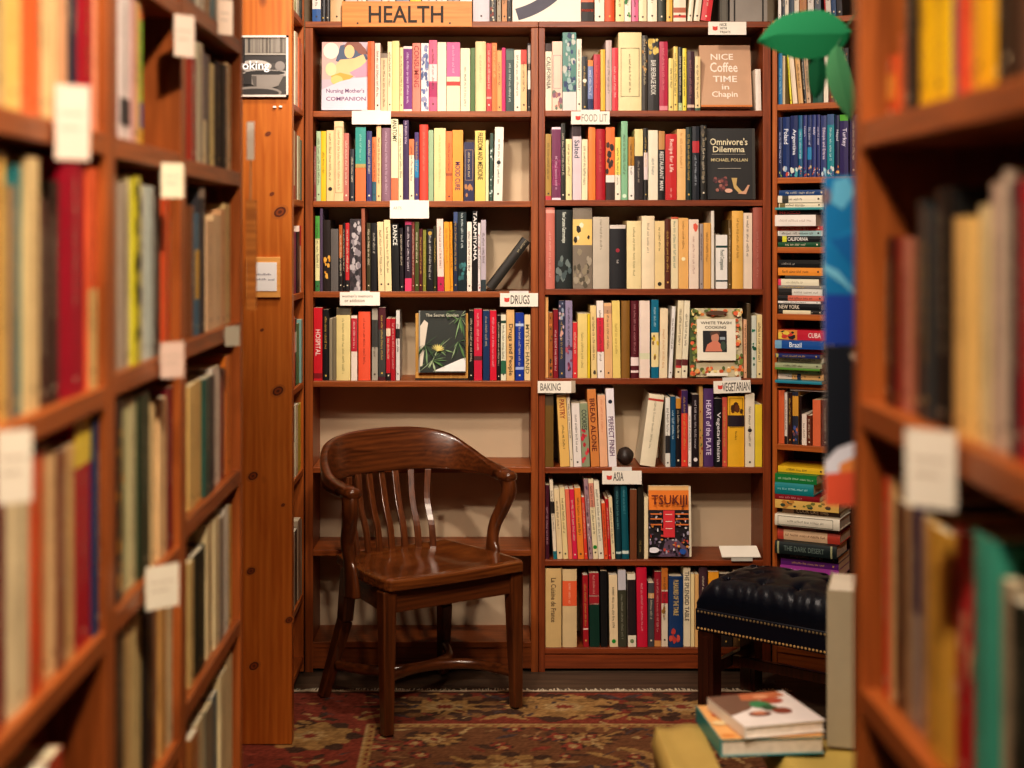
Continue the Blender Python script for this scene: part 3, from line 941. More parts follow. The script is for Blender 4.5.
RIGHT={   # px from near (large) to far ; built far to near
1.60:("upper shelf of bookcase opposite the pine post",'''
888 897 .07 c8582c|short rust|b:.3-.7:e89838
897.6 906 .09 d8784c|short salmon
907 917 .24 1e1a1a|black
918 933 .28 f0c018|bright yellow|H
934 950 .28 f2c41c|vivid yellow|H
951 958 .24 6c6c80|grey blue
959 965 .22 d85038|red
965.6 972 .25 ec9458|salmon orange
973 992 .27 f0b424|golden yellow|H
993 1003 .25 2c2420|dark brown|H
1004 1018 .26 3c2c20|blackish brown|H
1020 1050 .25 5c3c2c|brown
'''),
1.277:("middle shelf of bookcase opposite the pine post",'''
886 890 .19 3c2420|dark brown
891 898 .19 8c2c28|brown red
899 906 .19 c88878|dusty pink
907 912 .19 a86c54|clay
913 921 .23 2c3438|dark slate
922 930 .22 3c4448|slate
931 950 .24 17181a|very thick black|H
954 974 .21 f0c880|wide yellow cream|H
975 991 .22 ecd8a8|thick cream|H
992.6 1000 .24 c8b0a0|pale pinkish grey
1001 1010 .25 d8c8b8|pale grey
1011 1018 .24 3c2c38|dark plum
1019 1036 .24 b82030|red|H
1037 1060 .24 4c3c34|brown
'''),
.945:("lower shelf of bookcase opposite the pine post",'''
883 888 .25 e05038|orange red
888.6 892.4 .25 e8bc88|cream
893 901 .23 5c3c28|brown
901.6 908 .23 a88868|taupe
909 917 .24 2c2458|indigo|b:.5-1:a89890
918 928.4 .23 c8a888|beige
929 951 .23 d8a848|thick mustard|H
953 973 .24 b81828|thick crimson|H|s:.3-.9:e8b088:5
975 998 .25 48ac98|thick teal|H
999.6 1010 .22 b8a890|stone grey
1011 1024 .21 283028|dark green grey
1025 1050 .22 4c4038|brown
'''),
.62:("bottom shelf of bookcase opposite the pine post",'''
886 893 .2 3c2c2c|dark brown
894 902 .2 6c3428|rust
903 912 .2 2c3440|slate
913 924 .2 8c7c68|taupe
925 940 .2 4c2c24|brown
941 960 .2 c8a878|beige
''')}
rows_all=[v[4] for v in ROWS.values()]+[C1[2],C0[2],C2[2],C5[2],C3S[2],C4S[2],C5S[2],C6S[2]]
FIXED=['HEALTH','MARTIAL','ARTS','ART','women\'s memoirs','or addiction','DRUGS','NICE','WITH','TREATS','FOOD LIT','BAKING','VEGETARIAN','ASIA','Cooking',
 "Nursing Mother's",'COMPANION','Coffee','TIME','in','Chapin',"Omnivore's",'Dilemma','MICHAEL POLLAN','The','The Secret Garden','WHITE TRASH','COOKING','TSUKIJI','THE FISH MARKET']
prep_texts(list(all_titles(rows_all))+FIXED)
# ================= camera
cam=bpy.data.objects.new('camera',bpy.data.cameras.new('camera')); COL.objects.link(cam)
cam.location=(0,0,CAMZ); cam.rotation_euler=(R(90),0,0)
cd=cam.data; cd.sensor_width=36; cd.lens=36*F/1024; cd.shift_x=(512-CX)/1024; cd.shift_y=(CY-384)/1024
cd.clip_start=.05; cd.dof.use_dof=True; cd.dof.focus_distance=4.7; cd.dof.aperture_fstop=2.5; cd.dof.aperture_blades=0
bpy.context.scene.camera=cam
# ================= materials
W_CASE=('8a3c14','c86a2a'); 
WX_=wood('743a18','ac5e28','X',.42); WZ_=wood('743a18','ac5e28','Z',.42)
BX_=wood('6a3014','9a4c22','X',.42); BZ_=wood('6a3014','9a4c22','Z',.42)
OX_=wood('964c1e','c4702e','X',.42); OZ_=wood('964c1e','c4702e','Z',.42)
FX_=wood('7a411e','ba6a34','X',.4); FZ_=wood('7a411e','ba6a34','Z',.4)
PINE=wood('a85618','cc7a30','Z',.42,knots=True,scale=.8)
BACK=mat('d6c0a0',.8,.08,5); BACKD=mat('4a3a2c',.8,.1,5)
CARD=mat('f4ecdc',.6,.04); CARDT=mat('4a443c',.7,0); REDI=mat('d8483c',.6,0)
# ================= room
def struct(name,b,m,**k): o=b.build(name,m,**k); o['kind']='structure'; return o
b=MB(); b.box(-1.15,2.3,-.8,5.25,-.1,0); struct('floor',b,wood('42342a','705c48','X',.55,scale=.6))
b=MB(); b.box(-1.15,2.3,5.02,5.12,0,3.1); struct('wall_back',b,mat('c8b79c',.8,.06,4))
b=MB(); b.box(-1.25,-1.15,-.8,5.25,0,3.1); struct('wall_left',b,mat('b8a890',.8,.06,4))
b=MB(); b.box(2.2,2.3,-.8,5.02,0,3.1); struct('wall_right',b,mat('b8a890',.8,.06,4))
b=MB(); b.box(-1.15,2.2,-.9,-.8,0,3.1); struct('wall_front',b,mat('a89880',.8,.06,4))
b=MB(); b.box(-1.15,2.2,-.8,5.02,3.1,3.2); struct('ceiling',b,mat('d8ccb8',.8,.05,4))
b=MB(); b.box(-1.13,-.85,5.0,5.02,0,.09); struct('baseboard_back',b,mat('e0d8c8',.6,.05,4))
# ================= bookcases (local: x along front, y into the case, z up)
def bookcase(label,loc,rz,width,depth,shelves,height,mx,mz,mback,tl=.025,tr=.025,st=.02,kick=None,group=None,back_t=.01,lip=None,name='bookcase',left_mat=None):
    t=thing(name,label,'bookcase',loc,rz,group)
    b=MB(); b.box(0,tl,0,depth,0,height); b.build('side_panel',left_mat or mz,t,bevel=.0015)
    b=MB(); b.box(width-tr,width,0,depth,0,height); b.build('side_panel',mz,t,bevel=.0015)
    b=MB(); b.box(tl,width-tr,depth-back_t,depth,.02,height-.001); b.build('back_panel',mback,t)
    for z in shelves:
        b=MB(); b.box(tl,width-tr,.001,depth-back_t,z-st,z); b.build('shelf',mx,t,bevel=.0015)
    if kick:
        b=MB(); b.box(tl,width-tr,.004,.022,kick[0],kick[1]); b.build('kick_board',mx,t)
    return t
AX0=WX(305); AX1=WX(538.2); BX0=WX(538.6); BX1=WX(771)
SA=[WZ(p) for p in (111,201,291.5,381,467,550,642)]; SB=[WZ(p) for p in (110.5,200,289,378.5,467.5,560,648)]
TOP=WZ(21.5)
def topped(t,w,d,m,z=TOP):
    b=MB(); b.box(0,w,-.003,d,z-.02,z); b.build('top_board',m,t,bevel=.0015)
DA=.22
t=bookcase('brown bookcase with HEALTH sign and armchair before its empty bay',(AX0,YB,0),0,AX1-AX0,DA,SA,TOP-.021,WX_,WZ_,BACK,tl=WX(313)-AX0,tr=AX1-WX(531),kick=(.012,WZ(648)))
topped(t,AX1-AX0,DA,WX_)
t=bookcase('reddish bookcase of cookbooks with BAKING and ASIA tags',(BX0,YB,0),0,BX1-BX0,DA,SB,TOP-.021,BX_,BZ_,BACK,tl=WX(545)-BX0,tr=BX1-WX(763),kick=(.012,WZ(655)))
topped(t,BX1-BX0,DA,BX_)
# corner case C
CA=R(-28); P0=(BX1+.004,YB); CW=.56
def cu(px,dy=0):
    k=(px-CX)/F; dx,dyy=math.cos(CA),math.sin(CA); return (P0[1]*k-P0[0])/(dx-dyy*k)
SCY=F/4.72
def CZ(py): return CAMZ-(py-CY)/SCY
SC=[CZ(p) for p in (18,103,177,247.2,314.6,383.6,446,583)]+[.09]
t=bookcase('orange corner bookcase packed with stacked travel books',(P0[0],P0[1],0),CA,CW,.22,SC[1:],SC[0]+.001,OX_,OZ_,BACKD,tl=cu(777)-0,tr=.025,kick=(.01,.07))
topped(t,CW,.22,OX_,SC[0])
# side case behind pine post (faces +X)
XS=-.59; PY=4.12
RZ=.0095; SS=[WZ(p)-RZ for p in (22,111,201,291.5,381,467,592)]+[.05]
t=bookcase('narrow side bookcase behind the knotty pine post',(XS,PY,RZ),R(90),YB-.006-PY,.20,SS,TOP+.25,OX_,OZ_,BACKD,tl=.04,tr=.02,st=.02)
# pine post: wide board closing the end of the side case, facing the camera
b=MB(); b.box(-.93,WX(294,PY),PY-.045,PY-.001,.0095,2.5); p=b.build('pine_post',PINE,bevel=.003)
tag(p,'wide knotty pine post with a kitchen picture and a note on it','post')
# ---- foreground cases
XL=-.48
def LY(px): return F*XL/(px-CX)
HF=2.35
def lcase(label,y0,y1,sh,tl=.022,tr=.022):
    t=bookcase(label,(XL,y0,0),R(90),y1-y0,.26,sh,HF,FX_,FZ_,BACKD,tl=tl,tr=tr,st=.028,kick=(.0,.05),group='aisle bookcases in a line')
    return t
yA,yB2,yC,yD=1.02,LY(111),LY(183.5),LY(242.5)
lcase('front aisle bookcase with crimson books, first of three in line',yA,yB2,list(LNEAR)+[1.92,.33,.06])
lcase('middle aisle bookcase with a lime green book on its upper shelf',yB2+.001,yC,list(LMID)+[.06])
lcase('rear aisle bookcase, last of three before the pine post',yC+.001,yD,[z for z in LFAR])
XR=.44
def RY(px): return F*XR/(px-CX)
yR1=RY(853.5)
t=bookcase('orange-brown aisle bookcase with yellow books, alone on its side',(XR,yR1,0),R(-90),yR1-.75,.26,[1.92]+list(RIGHT)+[.33,.06],HF,FX_,FZ_,BACKD,tl=.028,tr=.025,st=.03,kick=(0,.05))
# ================= books
CAT='book'
def put_book(e,name,label,loc,rz,w,h,d,group,lean=0.,seed=0,flat=False,simple=False):
    t=thing(name,label,CAT,loc,rz,group)
    if flat: t.rotation_euler=(Matrix.Rotation(rz,4,'Z')@Matrix.Rotation(R(-90),4,'Y')).to_euler()
    elif lean: t.rotation_euler=(Matrix.Rotation(rz,4,'Z')@Matrix.Rotation(lean,4,'Y')).to_euler()
    make_book(t,w,d,h,e['col'],e['hard'],e['opts'],seed,simple)
    return t
seed=0
FACES={}
for key,(by,shelf,frm,name,txt) in ROWS.items():
    ents=parse(txt)
    prev=None; LIM=(313.4,530.6) if key[0]=='A' else (545.3,762.7)
    for e in ents:
        if key[1]!='0' and not e['face']: e['x0']=max(e['x0'],LIM[0]); e['x1']=min(e['x1'],LIM[1])
    above={'A':{'1':22,'2':111,'3':201,'4':291.5},'B':{'1':22,'2':110.5,'3':200,'4':289,'5':378.5,'6':467.5,'7':560}}[key[0]].get(key[1],-99)+7.6
    for e in ents: e['top']=max(e['top'],above) if not e['face'] else e['top']
    for i,e in enumerate(ents):
        if prev is not None:
            need=prev['x1']+max(0,prev['lean']-e['lean'])*(1 if prev['lean']!=e['lean'] else 0)+.15
            if prev['lean']<e['lean'] and False: need+=0
            if e['lean']<prev['lean']: e['x0']=max(e['x0'],need)
            else: e['x0']=max(e['x0'],prev['x1']+.15)
            if e['x1']-e['x0']<1.6: e['x1']=e['x0']+1.6
        prev=e
    for i,e in enumerate(ents):
        seed+=1
        if e['face']: FACES[key]=(e,by); continue
        hpx=by-e['top']; w=(e['x1']-e['x0'])/S-.0003; h=hpx/S
        a=math.atan2(e['lean'],76)
        h=h/math.cos(a) if abs(e['lean'])<20 else h
        if abs(e['lean'])>=20: h=.205; a=R(37)
        xc=WX((e['x0']+e['x1'])/2)
        wr=w*math.cos(a) if abs(e['lean'])<20 else .03
        d=min(.185,max(.105,h*.66*(.95+.1*rnd.random())))
        rec=rnd.uniform(.004,.016) if e['lean']==0 else .008
        lab=autolabel([x if not x['face'] else dict(x,desc='face-out') for x in ents],i,shelf,frm)
        z=WZ(by)+.0006+abs(math.sin(a))*wr/2
        put_book(e,name,lab,(xc,YB+rec+.003,z),0,wr,h,d,'books on the '+shelf,a,seed)
# corner case standing rows
def cpt(u,into,z): 
    return (P0[0]+math.cos(CA)*u-math.sin(CA)*into, P0[1]+math.sin(CA)*u+math.cos(CA)*into, z)
for (by,shelf,txt) in (C0,C1,C2,C5):
    ents=parse(txt); sz=CZ(by); pu=-1; plean=0
    for i,e in enumerate(ents):
        seed+=1
        u0,u1=max(cu(777)+.001,cu(e['x0'])),min(CW-.03,cu(e['x1'])); 
        if u0<pu+.0005: u0=pu+.0005
        if e['lean']<plean-.5 and i: u0=max(u0,pu+(plean-e['lean'])*1.25/SCY)
        u1=max(u1,u0+.006); pu=u1; plean=e['lean']
        h=(by-e['top'])/SCY; a=math.atan2(e['lean'],58)
        lab=autolabel(ents,i,shelf,'inner upright')
        put_book(e,'travel_guide',lab,cpt((u0+u1)/2,rnd.uniform(.006,.012),sz+.0006+abs(math.sin(a))*(u1-u0)/2),CA,(u1-u0)*math.cos(a)-.0004,h,.14,'books on the '+shelf,a,seed)
# stacks: lying books, spine outward
for (by,shelf,txt) in (C3S,C4S,C5S,C6S):
    ents=parse(txt); zb=CZ(by)+.0006
    order=list(range(len(ents)))[::-1]
    for i in order:
        e=ents[i]; seed+=1
        u0,u1=max(cu(777)+.0012,cu(e['x0'])),cu(e['x1'])
        th=(e['y']-e['top'])/SCY*.985
        th=min(th,(e['y']-e['top'])/SCY-.0005)
        dz=(ents[i+1]['top']-e['y'])/SCY if i<len(ents)-1 else 0
        lab=autolabel(ents,i,shelf,'',True)
        L=u1-u0
        # book x (thickness) -> -Z world, book z (height) -> along shelf
        into=rnd.uniform(.004,.012) if e['x0']>775 else -.028
        t=put_book(e,'travel_guide',lab,cpt(u0+L,into,zb+th/2),CA,th,L,.15,'books '+shelf,0,seed,flat=True)
        zb+=th+.0006
# lying book on the standing corner row
e=dict(col='e8dcd4',hard=False,opts=['n'])
put_book(e,'travel_guide','pale pink book lying across tops of standing row, corner bookcase',cpt(cu(789)+.16,.012,CZ(392.2)+.0044),CA,.006,.16,.14,None,0,5,flat=True)
# side case
def side_books(z,shelf,txt,X,LYf,rz,name,frm,hfield=True,dep=.15,far=False,lim=(0,9),cap=.5,hs=1.0):
    global seed
    ents=parse(txt); 
    ents=[e for e in ents if e['x1']>-4 and e['x0']<1027]
    for e in ents: e['x0']=max(e['x0'],-25)
    if far: ents=ents[::-1]
    pv=None
    for i,e in enumerate(ents):
        seed+=1
        ya,yb=LYf(e['x0']),LYf(e['x1'])
        lo,hi=min(ya,yb),max(ya,yb)
        lo=max(lo,lim[0]); hi=min(hi,lim[1])
        if pv is not None and lo<pv+.0006: lo=pv+.0006
        if hi-lo<.004: continue
        pv=hi
        w=hi-lo-.0008; h=min(cap*rnd.uniform(.985,1),e['top']*hs)
        sgn=1 if rz>0 else -1
        rec=rnd.uniform(.002,.009)
        lab=autolabel(ents,i,shelf,frm)
        put_book(e,name,lab,(X-sgn*rec,(lo+hi)/2,z+.0006),rz,w,h,min(.2,max(.11,h*.68)) if dep>.15 else .15,'books on the '+shelf,0,seed)
for by,shelf,txt in SIDE:
    side_books(WZ(by),shelf,txt,XS,lambda px:F*(XS-.006)/(px-CX),R(90),'paperback_book','pine post',lim=(PY+.042,YB-.028))
def capof(z,zs,st): 
    up=[q for q in zs if q>z+.05]; return (min(up)-z-st-.006) if up else .3
LYb=lambda px:F*(XL-.014)/(px-CX); RYb=lambda px:F*(XR+.022)/(px-CX)
zl=list(LNEAR)+[1.92]
for z,(shelf,txt) in LNEAR.items(): side_books(z,shelf,txt,XL-.008,LYb,R(90),'paperback_book','front',dep=.2,lim=(yA+.023,yB2-.023),cap=capof(z,zl,.028),hs=1.12)
zl=list(LMID)
for z,(shelf,txt) in LMID.items(): side_books(z,shelf,txt,XL-.008,LYb,R(90),'paperback_book','front',dep=.2,lim=(yB2+.024,yC-.023),cap=capof(z,zl,.028),hs=1.12)
zl=list(LFAR)
for z,(shelf,txt) in LFAR.items(): side_books(z,shelf,txt,XL-.008,LYb,R(90),'paperback_book','front',dep=.2,lim=(yC+.024,yD-.023),cap=capof(z,zl,.028),hs=1.18 if 1.2<z<1.4 else 1.06)
zl=list(RIGHT)+[1.92]
for z,(shelf,txt) in RIGHT.items(): side_books(z,shelf,txt,XR+.018,RYb,R(-90),'hardcover_book','front',dep=.2,far=True,lim=(.78,yR1-.029),cap=capof(z,zl,.03))
# ================= face-out books
def flat_art(parent,name,items,w,h,y=-.0008):
    """items: (kind, colour, ...) in 0..1 cover coordinates (origin bottom-left); one mesh, several materials"""
    b=MB(); mats=[]; ix={}
    k=0
    for it in items:
        c=it[1]
        if c not in ix: ix[c]=len(mats); mats.append(mat(c,.5,.06))
        yy=y-.00012*k; k+=1
        if it[0]=='r': x0,x1,z0,z1=it[2:]; pts=[(x0,z0),(x1,z0),(x1,z1),(x0,z1)]
        elif it[0]=='e': cx,cz,rx,rz_=it[2:6]; pts=[(cx+rx*math.cos(q*math.pi/12),cz+rz_*math.sin(q*math.pi/12)) for q in range(24)]
        else: pts=it[2]
        pts=[(min(1,max(0,p[0])),min(1,max(0,p[1]))) for p in pts]
        b.poly([(p[0]*w,yy,p[1]*h) for p in pts],ix[c])
    b.build(name,mats,parent); return y-.00012*k
def face_book(name,label,x0,x1,ztop_px,zb_px,col,th=.022,tilt=8,hard=True,spine_left=True,yoff=.03,group=None):
    w=(x1-x0)/S; h=(zb_px-ztop_px)/S/math.cos(R(tilt)); 
    t=thing(name,label,'book',(WX(x0),YB+yoff,WZ(zb_px)+.0008),0)
    t.rotation_euler=(R(-tilt),0,0)
    # boards (front, back, spine) + pages
    b=MB(); b.box(0,w,0,.002,0,h); b.box(0,w,th-.002,th,0,h)
    xs=(0,.002) if spine_left else (w-.002,w); b.box(xs[0],xs[1],.002,th-.002,0,h)
    b.build('cover',mat(col,.4,.08),t)
    b=MB(); b.box(.0025,w-.0025,.0022,th-.0022,.003,h-.003); b.build('page_block',mat('efe2c4',.85,.15,60),t)
    return t,w,h
def tx(t,w,h,s,c,x0,x1,z0,z1,y,name='cover_title'):
    text_flat(name,s,t,c,x0*w,x1*w,z0*h,z1*h,y)
# nursing book
t,w,h=face_book('health_book','pastel face-out cover of a mother nursing a baby, below HEALTH sign',320.5,366.8,40.5,109.6,'d8ccd2',tilt=4)
y=flat_art(t,'cover_artwork',[('r','c8b8c4',0,1,0,1),('r','dcb4ac',0,.45,.45,1),('p','4c5c78',[(.3,.72),(.4,.95),(.62,.98),(.95,.85),(1,.75),(.85,.7),(.5,.68)]),
 ('p','8c5444',[(.47,.93),(.55,1),(.8,1),(.95,.9),(1,.82),(.85,.82),(.7,.9)]),('e','f0c890',.6,.86,.11,.1),('p','8c5444',[(.62,.99),(.85,.98),(.96,.86),(.8,.83),(.72,.92)]),
 ('p','f4c890',[(.25,.62),(.4,.74),(.7,.76),(.9,.82),(.98,.7),(.85,.55),(.5,.5),(.2,.45)]),('p','e898b0',[(.6,.55),(.85,.64),(.98,.72),(1,.5),(.75,.48)]),
 ('e','f6d8a8',.2,.6,.12,.1),('p','e0a840',[(.2,.5),(.4,.55),(.7,.5),(.5,.4),(.3,.36)]),('e','f4c878',.33,.44,.13,.07),('e','f4ecd8',.2,.87,.17,.12),('p','d8d0dc',[(0,.3),(.4,.42),(.7,.47),(1,.48),(1,0),(0,0)])],w,h)
tx(t,w,h,"Nursing Mother's",'6c4c74',.1,.93,.235,.315,y); tx(t,w,h,'COMPANION','6c4c74',.1,.96,.135,.195,y)
# nice coffee time
t,w,h=face_book('cookbook','kraft brown face-out book with NICE Coffee TIME in white lettering',702,753.5,43,106.5,'b98c68',tilt=12,th=.03,yoff=.02)
y=flat_art(t,'cover_artwork',[('r','c49c7c',0,1,0.03,1),('r','d07c34',0,1,0,.03)],w,h)
for s,a in (('NICE',(.22,.66,.76,.86)),('Coffee',(.2,.74,.56,.72)),('TIME',(.25,.72,.4,.5)),('in',(.42,.56,.28,.36)),('Chapin',(.22,.72,.13,.25))): tx(t,w,h,s,'f4e4d4',*a,y)
# omnivore
t,w,h=face_book('cookbook',"black face-out cover titled Omnivore's Dilemma at end of shelf",709,757.5,127.5,199.3,'1c1a18',tilt=3,th=.03,yoff=.035)
arts=[('r','201e1c',0,.93,0,1),('r','38342c',.94,1,0,1)]
rr=random.Random(3)
for i in range(26): arts.append(('e',rr.choice(['8c4c44','6c3438','a86c5c','4c2c30']),.12+.3*rr.random(),.12+.18*rr.random(),.035,.022))
arts+=[('p','c8a868',[(.5,.3),(.62,.3),(.6,.2),(.7,.12),(.78,.08),(.66,.08),(.55,.16)]),('e','e0b098',.44,.12,.08,.03),('p','d0a080',[(.62,.08),(.8,.07),(.88,.2),(.84,.2),(.76,.12)]),('r','b8b0a0',.1,.8,.63,.635),('r','b8b0a0',.22,.7,.43,.437)]
y=flat_art(t,'cover_artwork',arts,w,h)
tx(t,w,h,"Omnivore's",'e8dcb8',.06,.84,.76,.86,y); tx(t,w,h,'Dilemma','e8dcb8',.12,.78,.66,.745,y); tx(t,w,h,'MICHAEL POLLAN','d8c898',.08,.84,.53,.575,y)
# secret garden on stand
t=thing('display_stand','small tan wooden display stand holding the plant book','stand',(WX(415),YB+.006,WZ(381)+.0005))
w=(468-415)/S
b=MB(); b.box(0,w,.02,.09,0,.006); b.build('base',mat('2c241c',.6),t)
b=MB(); b.box(0,.013,.03,.045,.015,.225); b.box(w-.013,w,.03,.045,.015,.225); b.box(0,w,.018,.045,.006,.026); b.box(0,w,.034,.045,.19,.2)
b.build('frame',wood('b07c34','d8a858','Z',.5),t,bevel=.001)
t,w,h=face_book('health_book','dark plant photo cover titled The Secret Garden on a tan stand',418.5,465.5,313,374.8,'242820',tilt=5,th=.012,yoff=.008)
t.location.z+=.006; t.location.y=YB+.0055
arts=[('r','242a22',0,1,0,1),('p','d8ccb8',[(.03,.75),(.12,.85),(.2,.8),(.14,.5),(.08,.1),(.03,.1)]),('p','f0ece4',[(.3,.02),(.9,.22),(1,.24),(1,.02)]),('r','8c8c84',0,.03,0,1)]
for i in range(84):
    a=rr.uniform(-2.9,.9); cx,cz=[(.42,.38),(.6,.97),(.15,.45),(.85,.5),(.3,.2),(.9,.9)][i%6]; L=rr.uniform(.12,.4); g=rr.choice(['2c4c28','3c6434','5c8448','84a470','24401f','1c2c18','a8bc90'])
    dx,dz=math.cos(a)*L,math.sin(a)*L
    arts.append(('p',g,[(cx-.008,cz),(cx+dx*.5-.02,cz+dz*.5),(cx+dx,cz+dz),(cx+dx*.5+.02,cz+dz*.5+.015)]))
for i in range(9):
    a=math.pi*(i+.5)/9; arts.append(('p','e0d078',[(.4,.34),(.4+.11*math.cos(a)-.015,.36+.07*math.sin(a)),(.4+.16*math.cos(a),.36+.11*math.sin(a)),(.4+.11*math.cos(a)+.02,.35+.07*math.sin(a))]))
y=flat_art(t,'cover_artwork',arts,w,h); tx(t,w,h,'The Secret Garden','c8c4b0',.15,.85,.9,.95,y)
# white trash cooking
t,w,h=face_book('cookbook','floral bordered cover with a portrait photo titled WHITE TRASH COOKING',690.5,743.5,309,377.6,'c8b890',tilt=5,th=.015,yoff=.012)
arts=[('r','c8bc98',0,1,0,1),('r','4c5c30',0,.12,0,1)]
for i in range(130):
    a=rr.random(); sd=rr.randint(0,3); x,z=[(a,.05+.1*rr.random()),(a,.9+.08*rr.random()),(.03+.12*rr.random(),a),(.86+.12*rr.random(),a)][sd]
    arts.append(('e',rr.choice(['e08440','e8a860','c8582c','7c8c3c','e8d088','a8a858','f0e0b8','5c6c34','e86c40']),x,z,.045*rr.uniform(.5,1),.035*rr.uniform(.5,1)))
arts+=[('r','f2ead4',.13,.86,.24,.84),('r','f2ead4',.3,.7,.015,.06),('e','5c3c24',.5,.93,.2,.035),('r','1c1c20',.24,.69,.36,.67),('e','4c3828',.47,.63,.1,.04),('e','c88c70',.47,.57,.075,.075),
 ('p','d88468',[(.28,.37),(.32,.47),(.42,.52),(.52,.52),(.58,.47),(.6,.37)]),('p','5c4030',[(.38,.6),(.4,.65),(.54,.65),(.56,.6),(.5,.63)]),('r','9ca8b0',.56,.66,.54,.58),('e','3c4c3c',.62,.45,.05,.07)]
y=flat_art(t,'cover_artwork',arts,w,h); tx(t,w,h,'WHITE TRASH','4c4438',.2,.78,.765,.805,y); tx(t,w,h,'COOKING','4c4438',.28,.68,.7,.74,y)
# tsukiji
t,w,h=face_book('cookbook','orange TSUKIJI face-out cover with a crowded fish market scene',649.5,692,488,557.6,'e8d8b8',tilt=5,th=.028,yoff=.012)
arts=[('r','241c20',0,.95,0,1),('r','f08830',0,.95,.66,1),('r','f0c080',0,.95,.94,1),('r','e8dcc0',.95,1,0,1),('p','6c5468',[(.3,.05),(.4,.25),(.6,.28),(.9,.12),(.95,0),(.2,0)])]
for i in range(120):
    arts.append(('e',rr.choice(['e8e4e8','8c7c94','3c2c34','c84c3c','e8a04c','5c4c64','b8b0c0','2c2430','1c1820']),.95*rr.random(),.04+.58*rr.random(),.03*rr.uniform(.4,1.2),.025*rr.uniform(.4,1.2)))
for z in (.45,.53,.6): arts+=[('r','d87838',.03,.3,z,z+.02),('r','d87838',.62,.93,z,z+.02)]
arts+=[('r','dc3840',.33,.6,.28,.66),('e','f0ecf0',.1,.1,.13,.04),('e','2c5ca8',.78,.08,.08,.04),('r','f0e0d0',.38,.54,.6,.61),('r','f0e0d0',.38,.54,.5,.51),('r','f0e0d0',.38,.54,.4,.41)]
y=flat_art(t,'cover_artwork',arts,w,h); tx(t,w,h,'TSUKIJI','6c2818',.06,.9,.7,.88,y)
# white poster board on top of case
x0,x1=WX(512.5),WX(581); zt=TOP+.32
t=thing('poster_board','white board with grey ring emblem leaning on top of bookcases','poster',(x0,YB+.01,TOP+.0006))
b=MB(); w=x1-x0; b.box(0,w,0,.008,0,.3); b.build('board',mat('f4ecd8',.5,.03),t)
b=MB(); cx,cz,ry=-.06,.27,0
def arc(b,r0,r1,mi,y):
    pts=[]
    for i in range(40):
        a0=-math.pi/2+ i*(math.pi/2+.6)/40; a1=-math.pi/2+(i+1)*(math.pi/2+.6)/40
        q=[(cx+r0*math.cos(a0)*1.1,cz+r0*math.sin(a0)),(cx+r1*math.cos(a0)*1.1,cz+r1*math.sin(a0)),(cx+r1*math.cos(a1)*1.1,cz+r1*math.sin(a1)),(cx+r0*math.cos(a1)*1.1,cz+r0*math.sin(a1))]
        if min(p[0] for p in q)>=0 and max(p[0] for p in q)<=w and max(p[1] for p in q)<=.3: b.poly([(p[0],y,p[1]) for p in q],mi)
arc(b,.235,.275,0,-.0006); arc(b,.05,.222,1,-.0008)
b.build('ring_emblem',[mat('5c5a66',.6),mat('77736e',.6,.3,30)],t)
# two grey box files on top
for (a,c_,hh,col,lb) in ((721,729,.26,'6c675c','slim grey box file on bookcase top after the red book'),(731,768.5,.27,'9c948a','wide grey box file on top of the cooking bookcase')):
    t=thing('box_file',lb,'box',(WX(a),YB+.02,TOP+.0006)); w=(c_-a)/S
    b=MB(); b.box(0,w,0,.2,0,hh,bev=.002); b.build('case',mat(col,.6,.08),t)
    b=MB(); b.box(w*.1,w*.14,-.0012,.0,0.002,hh-.003); b.box(w*.86,w*.9,-.0012,0,.002,hh-.003); b.build('edge_seam',mat('2c2824',.6),t)
# rock bookend & round stone
t=thing('stone_paperweight','dark round stone between white book and leaning cream book','stone',(WX(626.5),YB+.045,WZ(467.5)))
bmm=MB(); n=18; vs=[];fs=[]
for i in range(n+1):
    th=math.pi*i/n
    for j in range(24):
        ph=2*math.pi*j/24; q=1+.06*math.sin(3*ph+1)*math.sin(th)+.04*math.cos(5*th+ph)
        vs.append((.0275*q*math.sin(th)*math.cos(ph),.03*q*math.sin(th)*math.sin(ph),.032+.031*math.cos(th)*(1 if th<2 else .98)))
for i in range(n):
    for j in range(24): fs.append((i*24+j,i*24+(j+1)%24,(i+1)*24+(j+1)%24,(i+1)*24+j))
bmm.add(vs,fs); bmm.build('stone',mat('3c302a',.5,.5,60,bump=.4),t,smooth=True)
